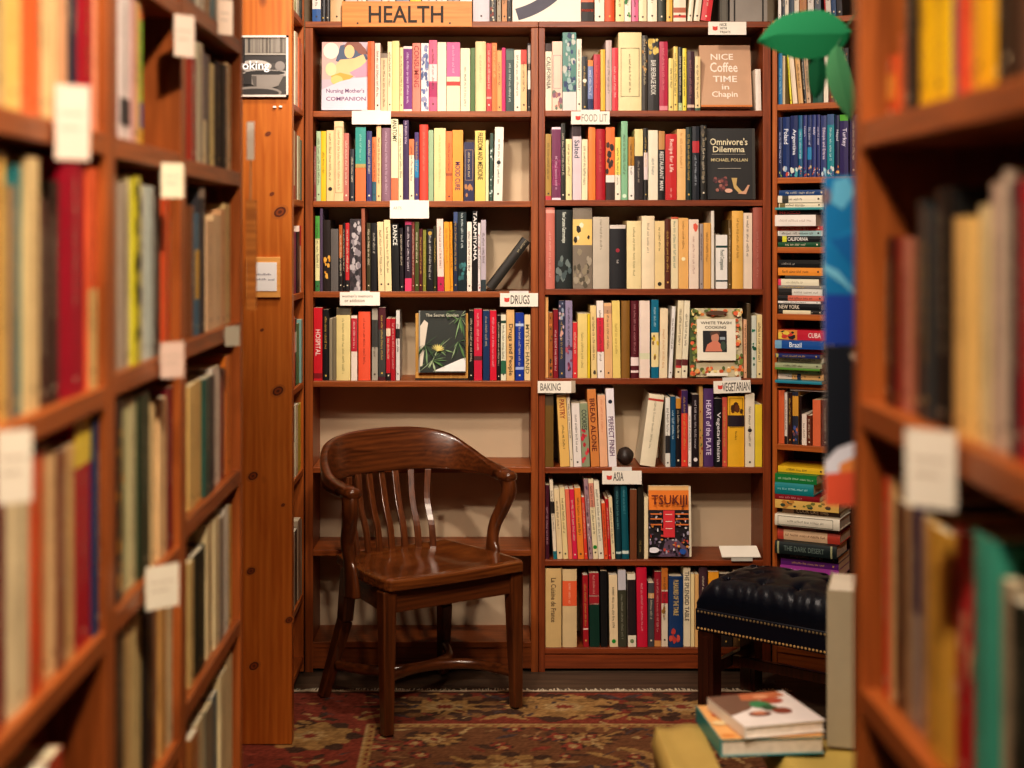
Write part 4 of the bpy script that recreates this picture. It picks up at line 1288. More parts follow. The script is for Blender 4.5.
# ================= signs and tags
t=thing('wooden_sign','light wood sign reading HEALTH on top edge of bookcase','sign',(WX(342.5),YB-.005,WZ(27.5)))
w=(472-342.5)/S; h=25.5/S
b=MB(); b.box(0,w,-.012,0,0,h); b.build('board',wood('cc7c34','e8a050','X',.45),t,bevel=.001)
tx(t,w,h,'HEALTH','3a322c',.205,.78,.16,.82,-.0126,'lettering')
b=MB()
for q in (.12,.83):
    b.poly([(w*q+.0035*math.cos(i),-.0127,.012+.0035*math.sin(i)) for i in (0,1.05,2.1,3.14,4.2,5.2)])
b.build('nail_head',mat('241c18',.4),t)
SHELF_PX=[21.5,110.5,111,200,201,289,291.5,378.5,381,467.5,560]
def shelf_tag(x0,x1,y0,y1,label,lines=(),icon=False,clip=True,Y=YB,tiltx=0,name='shelf_tag'):
    t=thing(name,label,'tag',(WX(x0),Y-.0045,WZ(y1)))
    w=(x1-x0)/S; h=(y1-y0)/S
    if tiltx: t.rotation_euler=(0,R(tiltx),0)
    b=MB(); b.box(0,w,-.0012,0,0,h); c=b.build('card',CARD,t)
    if clip:
        sp_=min([q for q in SHELF_PX if (q in (110.5,200,289,378.5,467.5,560,21.5))==(x0>540 or q==21.5)],key=lambda q:abs(q-y0)); zc=max(h,WZ(sp_)-WZ(y1))+.001
        b=MB(); b.box(w*.25,w*.75,-.001,.006,zc,zc+.0012); b.box(w*.25,w*.75,-.001,0,h-.004,zc); b.build('clip',mat('e8e4dc',.4),t)
    if icon:
        b=MB(); cx,cz,r=w*.18,h*.52,h*.2
        b.poly([(cx-r,-.0016,cz+r*.7),(cx,-.0016,cz+r*.5),(cx+r,-.0016,cz+r*.7),(cx+r*.9,-.0016,cz-r*.7),(cx,-.0016,cz-r),(cx-r*.9,-.0016,cz-r*.7)]); b.build('book_icon',REDI,c)
    for (s,cc,a,b_,c2,d) in lines: tx(c,w,h,s,cc,a,b_,c2,d,-.0018,'handwriting')
    return t
def scribble(t,w,h,rows,col='8c847c',y=-.0018,name='handwriting'):
    b=MB(); rr2=random.Random(len(rows))
    for (x0,x1,z) in rows:
        x=x0
        while x<x1:
            l=rr2.uniform(.02,.05); hh=.05*rr2.uniform(.5,1)
            b.poly([(x*w,y,z*h),((x+l*.7)*w,y,z*h),((x+l*.7)*w,y,(z+hh)*h),(x*w,y,(z+hh)*h)]); x+=l
    b.build(name,mat(col,.7,0),t)
G='5c564e'
shelf_tag(352,391,111,124.5,'blank white shelf tag below the pastel nursing book',clip=True)
t=shelf_tag(390,429,200.5,218.5,'white shelf tag faintly reading ARTS above the black books',[('ARTS','a8a096',.08,.3,.5,.66)])
t=shelf_tag(340,380,292,305.5,'cream shelf tag with two handwritten lines above pale yellow book',[("women's memoirs",'8c7c6c',.05,.82,.6,.82),('or addiction','8c7c6c',.12,.62,.25,.5)])
shelf_tag(500,538,293,306.5,'white shelf tag reading DRUGS with red mark',[('DRUGS',G,.28,.78,.18,.85)],True)
shelf_tag(708,746,22,35,'white shelf tag reading NICE WITH TREATS at the bookcase top',[('NICE',G,.3,.48,.68,.88),('WITH',G,.3,.48,.4,.6),('TREATS',G,.3,.58,.12,.3)],True,clip=False)
shelf_tag(571,609.5,111.5,124.5,'white shelf tag reading FOOD LIT in outline letters',[('FOOD LIT','a09c90',.27,.93,.2,.8)],True)
t=shelf_tag(537.5,571,380.5,392.5,'white shelf tag reading BAKING at the bookcase joint',[('BAKING','7c766c',.08,.68,.2,.82)],clip=False)
t.location.y-=.012; b=MB(); b.box(33.5/S-.001,33.5/S+.014,0,.012,.001,12/S); b.build('holder',mat('b8a890',.6),t)
shelf_tag(713.5,750.5,381,393.5,'white shelf tag reading VEGETARIAN with red mark',[('VEGETARIAN',G,.24,.97,.15,.85)],True,tiltx=-2)
shelf_tag(602,641.5,470.5,484,'white shelf tag reading ASIA with red mark',[('ASIA',G,.28,.54,.25,.9)],True)
t=thing('tag_holder','blank white tilted tag holder on shelf edge above the stool','tag',(WX(720),YB-.004,WZ(561)))
w=40/S; b=MB(); b.add([(0,.028,.046),(w*.95,.03,.046),(w,-.01,.018),(.004,-.01,.018),(0,.028,.044),(w*.95,.03,.044),(w,-.01,.0155),(.004,-.01,.0155)],[(0,1,2,3),(7,6,5,4),(0,3,7,4),(3,2,6,7),(2,1,5,6),(1,0,4,5)]); b.build('card',CARD,t)
b=MB(); b.box(w*.27,w*.8,-.008,-.004,.002,.0175); b.build('clip',mat('c8c4b8',.4),t)
# aisle tags (hang from the shelf edges)
def atag(px,y0,y1,wpx,label,X,rzz,col='ece2d2'):
    sc_=abs((px-CX)/X); wd=wpx/sc_/.92; out=(wd/2*math.cos(rzz)+.004)*(1 if X<0 else -1); sc_=abs((px-CX)/(X+out)); Y=F/sc_; ht=(y1-y0)/sc_; z=CAMZ-(y0-CY)/sc_
    t=thing('hanging_tag',label,'tag',(X+out,Y,z),rzz)
    b=MB(); b.box(-wd/2,wd/2,-.0015,0,-ht,0); c=b.build('card',mat(col,.6,.05),t)
    s_=1 if X<0 else -1
    b=MB(); b.box(min(-s_*wd*.5,-s_*wd*.36),max(-s_*wd*.5,-s_*wd*.36),0,.004,-ht*.6,-ht*.2); b.build('clip',mat('c8c0b4',.4),t)
    scribble(c,wd,ht,[(-.35,.3,-.4),(-.35,.2,-.6)],'b8a89c')
    return t
atag(72,85,160,32,'paper tag hanging at the crimson book on upper front shelf',XL,R(40),'e8d0c4')
atag(14,430,503,32,'paper tag on the middle front shelf edge below teal book',XL,R(40))
atag(184,15,57,20,'paper tag on topmost shelf joint of middle and rear bookcases',XL,R(40),'ecd8cc')
atag(225,0,35,15,'paper tag on topmost shelf of rear aisle bookcase',XL,R(40),'ecd4c0')
atag(172,163,198,22,'cream paper tag under a maroon book beside the bookcase joint',XL,R(40),'f4ead0')
atag(172,342,378,23,'paper tag under the orange and olive books, middle aisle shelf',XL,R(40),'d8bcb0')
atag(162,565,608,32,'paper tag under the cream book on lower middle shelf',XL,R(40),'e4dccc')
atag(232,326,346,15,'grey paper tag at the end of rear aisle bookcase',XL,R(40),'b0a898')
atag(931,430,508,46,'white paper tag on edge of bookcase opposite the pine post',XR,R(-40),'f0e8dc')
t=thing('hanging_strip','narrow rippled wooden strip with white card, hanging beside the pine post','strip',(XL+.006,LY(242.5)+.004,0))
ym=2.885; q0=WX(238.5,ym); b=MB(); zt_=CAMZ-(200-CY)*ym/F; zb_=CAMZ-(310-CY)*ym/F
n=22
for i in range(n):
    za=zb_+(zt_-zb_)*i/n; zc_=zb_+(zt_-zb_)*(i+1)/n; b.box(.0,.021,0,.005+.003*(i%2),za,zc_)
b.build('strip',wood('8c4c1c','d08a40','X',.5),t)
b=MB(); b.box(.002,.017,0,.002,CAMZ-(160-CY)*ym/F,CAMZ-(122-CY)*ym/F); b.build('card',mat('efe6dc',.6,.04),t)
b=MB(); b.box(.008,.011,.001,.002,CAMZ-(200-CY)*ym/F,CAMZ-(160-CY)*ym/F); b.build('string',mat('a08468',.8),t)
# knots in the pine
for (kx,ky,rr_) in ((268,134,2.2),(272,194,1.8),(280,212,5),(278,391,4.5),(253,476,4),(251,571,3.4),(254,666,4),(289,620,3),(283,505,1.6),(262,330,1.4)):
    b=MB(); sc2=F/(PY-.045)
    for k,(f_,mi) in enumerate(((1.5,0),(1.05,1),(.7,2),(.35,1))):
        b.poly([(WX(kx,PY-.045)+rr_*f_*1.15*math.cos(q*.4189)/sc2,PY-.0453-.0001*k,WZ(ky,PY-.045)+rr_*f_*math.sin(q*.4189+.3)/sc2) for q in range(15)],mi)
    b.build('knot',[mat('b06428',.45,.1),mat('5c2812',.5,.1),mat('8c4418',.5,.1)],p)
# pictures on the pine post
yy=PY-.046
def WXp(px): return WX(px,PY-.05)
def WZp(py): return WZ(py,PY-.05)
x0=WXp(205); x1=WXp(288.5); z0=WZp(97); z1=WZp(35.5); w=x1-x0; h=z1-z0
t=thing('kitchen_picture','black and white pots picture with Cooking lettering on pine post','picture',(x0,yy,z0))
b=MB(); b.box(0,w,-.004,0,0,h); b.build('backing',mat('2c2826',.5),t)
rr=random.Random(9)
arts=[('r','4a4642',.0,1,.0,1),('r','3a3634',0,1,.55,.7),('r','8c8478',.3,1,.68,.97)]
for i in range(16): arts.append(('r',rr.choice(['8c847a','5c544c','3c3834','7c746a','4c4844']),.3+.043*i,.3+.043*i+rr.uniform(.012,.036),.72,.96))
arts+=[('r','b0a89c',.35,1,.685,.705),('e','b8b0a8',.6,.5,.2,.1),('e','4c4844',.6,.5,.14,.05),('e','a8a098',.75,.38,.3,.06),('e','2c2a28',.72,.39,.24,.04),('p','8c847c',[(.52,.36),(.95,.36),(.88,.18),(.78,.14),(.66,.14),(.56,.2)]),('p','5c5650',[(.56,.34),(.62,.34),(.62,.16),(.58,.2)]),
 ('r','302c2a',.4,.56,.2,.38),('e','8c847c',.62,.07,.3,.1),('e','3c3835',.62,.06,.27,.075),('e','88807a',.9,.5,.06,.08),('r','1c1a1a',.4,.48,.55,.95)]
y=flat_art(t,'photo_print',arts,w,h,-.0045)
tx(t,w,h,'Cooking','ffffff',.265,.775,.40,.585,y-.001,'lettering')
b=MB(); g=.006
for q4 in ((0,w,h-g,h),(0,w,0,g),(w-g,w,0,h),(0,g,0,h)): b.box(q4[0],q4[1],-.009,-.0075,q4[2],q4[3])
b.build('white_border',mat('e8d8cc',.5),t)
x0=WXp(246); x1=WXp(280.5); z0=WZp(297.5); z1=WZp(257); w=x1-x0; h=z1-z0
t=thing('framed_note','white handwritten note in a light wood frame on pine post','note',(x0,yy,z0),0)
b=MB(); b.box(0,w,-.008,0,0,h); b.build('frame',wood('dc9448','f0b468','X',.45),t,bevel=.001)
b=MB(); b.box(w*.03,w*.9,-.0095,-.008,h*.16,h*.87); b.build('paper',mat('f8f4f0',.6,.02),t)
scribble(t,w,h,[(.28,.7,.55),(.28,.6,.43),(.15,.3,.27),(.65,.82,.42)],'9c98a0',-.0099)
t=thing('mounting_pin','pair of small white push pins on pine under the picture','pin',(WXp(273),yy,WZp(108)))
b=MB(); b.box(0,.009,-.004,0,0,.006,bev=.001); b.box(.017,.026,-.004,0,.001,.007,bev=.001); b.build('pin_head',mat('f4f0ea',.4),t)
# ================= armchair (local x = sitter's side axis, y = toward the back)
CHX=wood('3a1c0c','74401e','X',.3,coat=.4); CHZ=wood('3a1c0c','74401e','Z',.3,coat=.4)
TH=R(33); FX0,FY0=-.085,4.275
def spline(pts,n=8):
    out=[]; P=[Vector(p) for p in pts]
    for i in range(len(P)-1):
        a=P[max(i-1,0)];b_=P[i];c=P[i+1];d=P[min(i+2,len(P)-1)]
        for k in range(n):
            t=k/n; out.append(.5*((2*b_)+(c-a)*t+(2*a-5*b_+4*c-d)*t*t+(3*b_-a-3*c+d)*t**3))
    out.append(P[-1]); return out
ch=thing('wooden_armchair','dark polished wooden armchair with slatted back and curved arms','chair',(FX0,FY0,.0135),TH)
# seat: saddle shaped slab, wider at front
def seat_half(y): return .245-.045*max(0,(y-.1))/.27
b=MB(); nx,ny=24,20; vs=[]
for layer in (0,1):
    for j in range(ny+1):
        y=-.04+.405*j/ny; hw=seat_half(y)
        if y<0: hw-=.01*(abs(y)/.04)**2
        for i in range(nx+1):
            u=2*i/nx-1; x=u*hw
            yf=y - (.012*(1-u*u) if j==0 else .012*(1-u*u)*(1-j/ny))
            if layer: 
                dip=.012*math.exp(-((u-.42)/.3)**2)+.012*math.exp(-((u+.42)/.3)**2)
                z=.458-dip*math.sin(math.pi*min(1,max(0,(j/ny))))-.004*(1 if (i in(0,nx) or j in(0,ny)) else 0)
            else: z=.422
            vs.append((x,yf,z))
fs=[];N=(nx+1)*(ny+1)
for j in range(ny):
    for i in range(nx):
        a=j*(nx+1)+i; fs.append((a+N,a+1+N,a+nx+2+N,a+nx+1+N)); fs.append((a,a+nx+1,a+nx+2,a+1))
for i in range(nx): a=i; fs.append((a,a+1,a+1+N,a+N)); a=ny*(nx+1)+i; fs.append((a+1,a,a+N,a+1+N))
for j in range(ny): a=j*(nx+1); fs.append((a+nx+1,a,a+N,a+nx+1+N)); a=j*(nx+1)+nx; fs.append((a,a+nx+1,a+nx+1+N,a+N))
b.add(vs,fs); b.build('seat',wood('4a240f','8c5226','X',.22,coat=.6),ch,bevel=.006)
# apron
b=MB(); b.box(-.215,.215,-.012,.012,.352,.418); b.box(-.18,.18,.30,.322,.352,.418)
b.bar((-.222,0,.385),(-.185,.315,.385),.022,.066); b.bar((.222,0,.385),(.185,.315,.385),.022,.066)
b.build('apron',CHX,ch,bevel=.002)
# legs
for s in (-1,1):
    b=MB(); b.bar((s*.224,.0,.418),(s*.228,-.01,0),.046,.046,up=(0,1,0),wa2=.031,wb2=.031); b.build('leg',CHZ,ch,bevel=.004)
    b=MB()
    b.bar((s*.180,.315,.425),(s*.183,.340,.25),.042,.046,up=(0,1,0),wa2=.038,wb2=.042); b.bar((s*.183,.340,.25),(s*.222,.412,0),.038,.042,up=(0,1,0),wa2=.03,wb2=.032); b.build('leg',CHZ,ch,bevel=.004)
# stretchers (H: curved)
b=MB()
b.tube(spline([(-.224,.0,.105),(-.15,.13,.11),(0,.18,.112),(.15,.13,.11),(.224,.0,.105)]),[(.012,.017)]*33,8)
b.tube(spline([(-.2,.365,.105),(-.13,.23,.11),(0,.18,.112),(.13,.23,.11),(.2,.365,.105)]),[(.012,.017)]*33,8)
b.build('stretcher',CHX,ch,smooth=True)
# crest rail + arms: one bent band (plan U) with varying height
HP=[(.280,.125,.708,.672,.046),(.286,.18,.714,.674,.040),(.284,.25,.728,.678,.030),(.262,.32,.762,.680,.028),(.215,.375,.802,.683,.027),(.13,.412,.822,.688,.026)]
path=[(-p[0],)+p[1:] for p in HP]+[(0,.425,.828,.690,.026)]+HP[::-1]
sp=[]
P5=[Vector((p[0],p[1],p[2])) for p in path]; A=spline(P5,6); Bz=spline([Vector((p[3],p[4],0)) for p in path],6)
vs=[];fs=[]; n=12
for i,p in enumerate(A):
    tdir=(A[min(i+1,len(A)-1)]-A[max(i-1,0)]); tdir.z=0; tdir.normalize(); nrm=Vector((tdir.y,-tdir.x,0))
    zt,zb,th=p.z,Bz[i].x,Bz[i].y; c=Vector((p.x,p.y,(zt+zb)/2)); H=(zt-zb)/2
    back=.018*max(0,(p.z-.74)/.1)    # top leans back a little
    for k in range(n):
        a=2*math.pi*k/n; ca,sa=math.cos(a),math.sin(a)
        ex=.35
        X=math.copysign(abs(ca)**ex,ca)*th/2; Z=math.copysign(abs(sa)**ex,sa)*H
        q=c+nrm*(X)+Vector((0,0,Z)); q-= nrm*back*(Z/H if H else 0)*(-1 if False else 1)*(1)
        vs.append(q)
for i in range(len(A)-1):
    for k in range(n): a=i*n+k; b2=i*n+(k+1)%n; fs.append((a,b2,b2+n,a+n))
fs.append(tuple(range(n))[::-1]); fs.append(tuple((len(A)-1)*n+k for k in range(n)))
b=MB(); b.add(vs,fs); o=b.build('crest_rail',CHX,ch,smooth=False,bevel=.003)
for p in o.data.polygons: p.use_smooth=len(p.vertices)==4
# rounded arm ends and S-curved arm supports
for s in (-1,1):
    b=MB(); pts=spline([(s*.281,.125,.688),(s*.284,.112,.645),(s*.276,.135,.59),(s*.266,.165,.53),(s*.258,.168,.48),(s*.256,.16,.42),(s*.254,.155,.37)],6)
    rad=[]
    for i in range(len(pts)):
        q=i/(len(pts)-1); rad.append((.020+.004*math.sin(q*6.28),.036 -.014*math.sin(math.pi*min(1,q*1.1))+(.0 if q<.7 else .006)))
    b.tube(pts,rad,14,up=(0,1,0)); o=b.build('arm_support',CHZ,ch,smooth=True)
    b=MB(); pts=spline([(s*.285,.03,.722),(s*.285,-.002,.718),(s*.284,-.018,.70),(s*.284,-.006,.682),(s*.285,.04,.684)],5)
    b=MB(); b.tube([(s*.280,.085,.69),(s*.280,.093,.69),(s*.2805,.13,.69),(s*.284,.17,.692)],[(.010,.010),(.024,.018),(.027,.020),(.024,.018)],14); b.build('arm_end',CHX,ch,smooth=True)
# slats
for i in range(7):
    u=(i-3)/3; x0=u*.138-.022; x1=u*.145-.012; 
    yb=.325-.025*u*u; yt=.42-.055*u*u
    pts=spline([(x0,yb,.448),(x0*1.01,yb+.012,.52),(x0*1.03,yb+.045,.60),(x1,yt-.004,.692)],5)
    b=MB(); 
    v=[];f=[]
    for p in pts:
        ang=-u*.5; ax=Vector((math.cos(ang),math.sin(ang),0)); nn=Vector((-math.sin(ang),math.cos(ang),0))
        for sa,sb in ((-1,-1),(1,-1),(1,1),(-1,1)): v.append(p+ax*sa*.0105+nn*sb*.005)
    for k in range(len(pts)-1):
        for q in range(4): a=k*4+q; c=k*4+(q+1)%4; f.append((a,c,c+4,a+4))
    f.append((3,2,1,0)); m_=(len(pts)-1)*4; f.append((m_,m_+1,m_+2,m_+3))
    b.add(v,f); b.build('back_slat',CHZ,ch,bevel=.0015)
# ================= leather stool
SA_=R(-38); SX,SY=WX(697,4.36),4.36
LEA=mat('0b111e',.33,.2,30,spec=.45,bump=.5); BAND=mat('0a1020',.4,.1,20,spec=.4)
LW=wood('1c0c07','4a2012','Z',.3,coat=.4)
st=thing('leather_stool','black tufted leather stool with brass nailheads beside cooking bookcase','stool',(SX,SY,.009),SA_)
SWd,SDp=.62,.33
def stk(x,y):  # rounded-rect cushion height
    return 0
nx,ny=84,48; vs=[];fs=[]
tuft=[]
for r_ in range(3):
    for c_ in range(5 if r_%2==0 else 4):
        tuft.append(((.07+.12*c_)+(0 if r_%2==0 else .06),.07+.095*r_))
def sd(d): return min(1,max(0,d))
for j in range(ny+1):
    for i in range(nx+1):
        u=i/nx;v=j/ny; x=u*SWd;y=v*SDp
        ex=min(u,1-u)*SWd; ey=min(v,1-v)*SDp; rr_=.055
        fx=math.sqrt(max(0,1-(1-sd(ex/rr_))**2)); fy=math.sqrt(max(0,1-(1-sd(ey/rr_))**2))
        z=.312+.094*min(fx*fy,1)+.022*math.sin(math.pi*u)*math.sin(math.pi*v)
        for (tx_,ty_) in tuft:
            dd=((x-tx_)**2+(y-ty_)**2)**.5; z-=.016*math.exp(-(dd/.018)**2)
            a=math.atan2(y-ty_,x-tx_); z-=.005*math.exp(-(dd/.05)**2)*abs(math.cos(2*a))**4
        z+=.0022*math.sin(x*190+y*150+1.5*math.sin(x*37))*math.exp(-((min(ex,ey)-.02)/.02)**2)
        ox=(-.012 if u<.5 else .012)*(1-fx)*0; 
        # bulge: push border outwards
        bx=.008*math.sin(math.pi*min(1,fx))*( -1 if u<.5 else 1); by_=.008*math.sin(math.pi*min(1,fy))*(-1 if v<.5 else 1)
        vs.append((x+bx*(1 if ex<rr_ else 0),y+by_*(1 if ey<rr_ else 0),z))
for j in range(ny):
    for i in range(nx): a=j*(nx+1)+i; fs.append((a,a+1,a+nx+2,a+nx+1))
b=MB(); b.add(vs,fs); b.build('cushion',LEA,st,smooth=True)
b=MB()
for (tx_,ty_) in tuft: b.tube([(tx_,ty_,.398),(tx_,ty_,.41)],[.007,.004],8)
b.build('tuft_button',LEA,st,smooth=True)
b=MB(); b.box(-.003,SWd+.003,-.003,SDp+.003,.25,.318,bev=.003); b.build('leather_band',BAND,st)
for zz,nm in ((.258,'nailhead_trim'),(.309,'nailhead_trim')):
    b=MB(); 
    def nail(x,y,nx_,ny_):
        r=.0043; n=6; v=[];base=Vector((x,y,zz)); nn=Vector((nx_,ny_,0)); ax=Vector((-ny_,nx_,0))
        v=[base+ax*r*math.cos(k*1.047)+Vector((0,0,r*math.sin(k*1.047))) for k in range(n)]+[base+ax*r*.6*math.cos(k*1.047)+Vector((0,0,r*.6*math.sin(k*1.047)))+nn*.0018 for k in range(n)]
        b.add(v,[(k,(k+1)%n,n+(k+1)%n,n+k) for k in range(n)]+[tuple(range(n,2*n))])
    k=.006
    while k<SWd: nail(k,-.0032,0,-1); k+=.0118
    k=.006
    while k<SDp: nail(-.0032,k,-1,0); k+=.0118
    o=b.build(nm,mat('d8b070' if zz<.3 else '8c7854',.3,.1,spec=.8),st); o['kind']='stuff'
for (lx,ly) in ((.028,.028),(SWd-.028,.028),(.028,SDp-.028),(SWd-.028,SDp-.028)):
    b=MB(); b.box(lx-.026,lx+.026,ly-.026,ly+.026,0,.25,bev=.003)
    b.box(lx-.012,lx+.012,ly-.0285,ly-.026,.03,.235); b.build('leg',LW,st)
b=MB(); b.box(.018,.038,.05,SDp-.05,.11,.145); b.box(SWd-.038,SWd-.018,.05,SDp-.05,.11,.145); b.box(.038,SWd-.038,SDp/2-.01,SDp/2+.01,.112,.143); b.build('stretcher',LW,st,bevel=.002)
# ================= rug
RX0,RX1,RY0,RY1=-.98,1.0,2.95,F*CAMZ/(693-CY)
step=.0075; nx=int((RX1-RX0)/step); ny=int((RY1-RY0)/step)
xs=np.linspace(RX0,RX1,nx+1); ys=np.linspace(RY0,RY1,ny+1); X,Yg=np.meshgrid(xs,ys)
Vn=np.stack([X.ravel(),Yg.ravel(),np.full(X.size,.008)],1)
me=bpy.data.meshes.new('rug')
idx=np.arange((nx+1)*(ny+1)).reshape(ny+1,nx+1)
Fq=np.stack([idx[:-1,:-1],idx[:-1,1:],idx[1:,1:],idx[1:,:-1]],-1).reshape(-1,4)
me.from_pydata(Vn.tolist(),[],Fq.tolist()); me.update()
# pattern as a colour attribute
def c3(h): return np.array(lin(h))
colr=np.zeros((ny+1,nx+1,3)); colr[:]=c3('7a5438')
g=np.random.RandomState(4)
BW=.315; IX0=-.335; IY1=RY1-BW
red='8e3a30'; tan='b8945c'; dark='2c2a28'; brown='6a4630'; pale='c8ac78'; blue='38404a'
border=(Yg>IY1)|(X<IX0)
colr[border]=c3(red)
def put(mask,h,a=1): colr[mask]=colr[mask]*(1-a)+c3(h)*a
def flower(cx,cy,R0,cols,pet=8,ax=1.0,rot=0):
    dx=(X-cx)/ax; dy=(Yg-cy); d=np.hypot(dx,dy); a=np.arctan2(dy,dx)+rot
    for k,(fr,h) in enumerate(cols):
        rr_=R0*fr*(1+.18*np.cos(pet*a)*(1 if k%2==0 else -1)); put(d<rr_,h)
def leaf(cx,cy,L,wd,ang,h):
    dx=X-cx;dy=Yg-cy; u=dx*math.cos(ang)+dy*math.sin(ang); v=-dx*math.sin(ang)+dy*math.cos(ang)
    t=u/L; put((t>0)&(t<1)&(np.abs(v)<wd*np.sin(np.pi*np.clip(t,0,1))),h)
# field ornament
yy_=IY1-.13; row=0
while yy_>RY0:
    x=IX0+.2+(row%2)*.22
    while x<RX1:
        k=g.randint(3); 
        flower(x,yy_,.07 if k==0 else .045,[(1.25,dark),(1.05,tan),(.8,'8c6a44'),(.5,pale),(.25,red)],[8,6,10][k],1.5)
        for q in range(6):
            an=g.uniform(0,6.28); leaf(x+.1*math.cos(an)*1.5,yy_+.07*math.sin(an),g.uniform(.06,.14),g.uniform(.008,.018),an+g.uniform(-.6,.6),[tan,dark,pale,blue,red,tan][g.randint(6)])
        x+=.44
    yy_-=.2; row+=1
for _ in range(420):
    x=g.uniform(IX0,RX1); y=g.uniform(2.6,IY1); leaf(x,y,g.uniform(.03,.09),g.uniform(.004,.011),g.uniform(0,6.28),[tan,dark,pale,blue,'7c3028','a8845c'][g.randint(6)])
    if g.rand()<.35: flower(g.uniform(IX0,RX1),g.uniform(2.6,IY1),g.uniform(.015,.03),[(1.2,dark),(1,'9c4438'),(.5,pale)],5)
border=(Yg>IY1)|(X<IX0)
put(border,red)
# border medallions
x=.28-.44*3
def med(cx,cy,ax,big):
    flower(cx,cy,.085,[(1.4,dark),(1.2,'8c6a44' if big else tan),(.95,dark if big else '9c7c4c'),(.75,tan),(.45,pale),(.2,red)],10 if big else 7,ax)
k=0; x=-.85
while x<RX1:
    if x>IX0+.05 : 
        med(x,IY1+BW/2+.0,1.6,k%2==0)
        for sgn in (-1,1):
            for q in range(3):
                leaf(x+sgn*.17,IY1+BW/2+(q-1)*.06,.11,.014,(0 if sgn>0 else math.pi)+(q-1)*.6*sgn,[tan,dark,blue][q])
    x+=.37; k+=1
y=IY1-.1
while y>RY0:
    med(IX0-.16,y,1.1,k%2==0); k+=1
    for q in range(5): leaf(IX0-.16+g.uniform(-.13,.13),y+.15+g.uniform(-.04,.04),g.uniform(.05,.09),.012,g.uniform(0,6.28),[tan,dark,pale][q%3])
    y-=.36
for _ in range(330):
    if g.rand()<.6: x,y=g.uniform(RX0,RX1),g.uniform(IY1+.02,RY1)
    else: x,y=g.uniform(RX0,IX0),g.uniform(2.6,RY1)
    leaf(x,y,g.uniform(.02,.06),g.uniform(.004,.009),g.uniform(0,6.28),[tan,dark,'5c2824',blue,pale,'a04c40'][g.randint(6)])
# guard stripes
for off,wd,h in ((0,.03,blue),(.006,.018,tan),(.0,.004,pale),(.026,.004,pale)):
    put((Yg>IY1-.03+off)&(Yg<IY1-.03+off+wd)&(X>IX0-.0),h); put((X<IX0+.03-off)&(X>IX0+.03-off-wd)&(Yg<IY1),h)
st_=(Yg>IY1-.022)&(Yg<IY1-.010)&(np.sin(X*170)>.2)&(X>IX0); put(st_,'7c3028')
st_=(X>IX0+.010)&(X<IX0+.022)&(np.sin(Yg*170)>.2)&(Yg<IY1); put(st_,'7c3028')
put(Yg>RY1-.02,'5c3c2c'); put(Yg>RY1-.009,'e0d4b8'); put((Yg>RY1-.026)&(Yg<RY1-.02),dark)
noise=g.uniform(.72,1.2,(ny+1,nx+1,1)); 
rowsn=g.uniform(.88,1.1,(ny+1,1,1)); colr=colr*.62+c3('74503c')*.38; colr=np.clip(colr*noise*rowsn*1.15,0,1)
att=me.color_attributes.new('pattern','FLOAT_COLOR','POINT')
att.data.foreach_set('color',np.concatenate([colr.reshape(-1,3),np.ones((X.size,1))],1).ravel())
m=bpy.data.materials.new('rug_wool'); m.use_nodes=True; nt=m.node_tree; bs=nt.nodes['Principled BSDF']
an=nt.nodes.new('ShaderNodeVertexColor'); an.layer_name='pattern'; nt.links.new(an.outputs['Color'],bs.inputs['Base Color'])
bs.inputs['Roughness'].default_value=.95; bs.inputs['Specular IOR Level'].default_value=.1
nz=nt.nodes.new('ShaderNodeTexNoise'); nz.inputs['Scale'].default_value=350; bp=nt.nodes.new('ShaderNodeBump'); bp.inputs['Strength'].default_value=.5; bp.inputs['Distance'].default_value=.003
nt.links.new(nz.outputs['Fac'],bp.inputs['Height']); nt.links.new(bp.outputs['Normal'],bs.inputs['Normal'])
rg=thing('patterned_rug','worn red and tan floral patterned wool rug under the armchair','rug',(0,0,.0005))
link('pile',me,rg,m)
b=MB(); b.box(RX0,RX1,RY0,RY1,0,.0075); b.build('backing',mat('6c5040',.9),rg)
b=MB(); x=RX0; rr=random.Random(5)
while x<RX1:
    L=rr.uniform(.02,.045); dx=rr.uniform(-.008,.008); b.add([(x,RY1,.007),(x+.004,RY1,.007),(x+.004+dx,RY1+L,.002),(x+dx,RY1+L,.002)],[(0,1,2,3)]); x+=.005
o=b.build('fringe',mat('e6dcc4',.9,.15),rg); o['kind']='stuff'
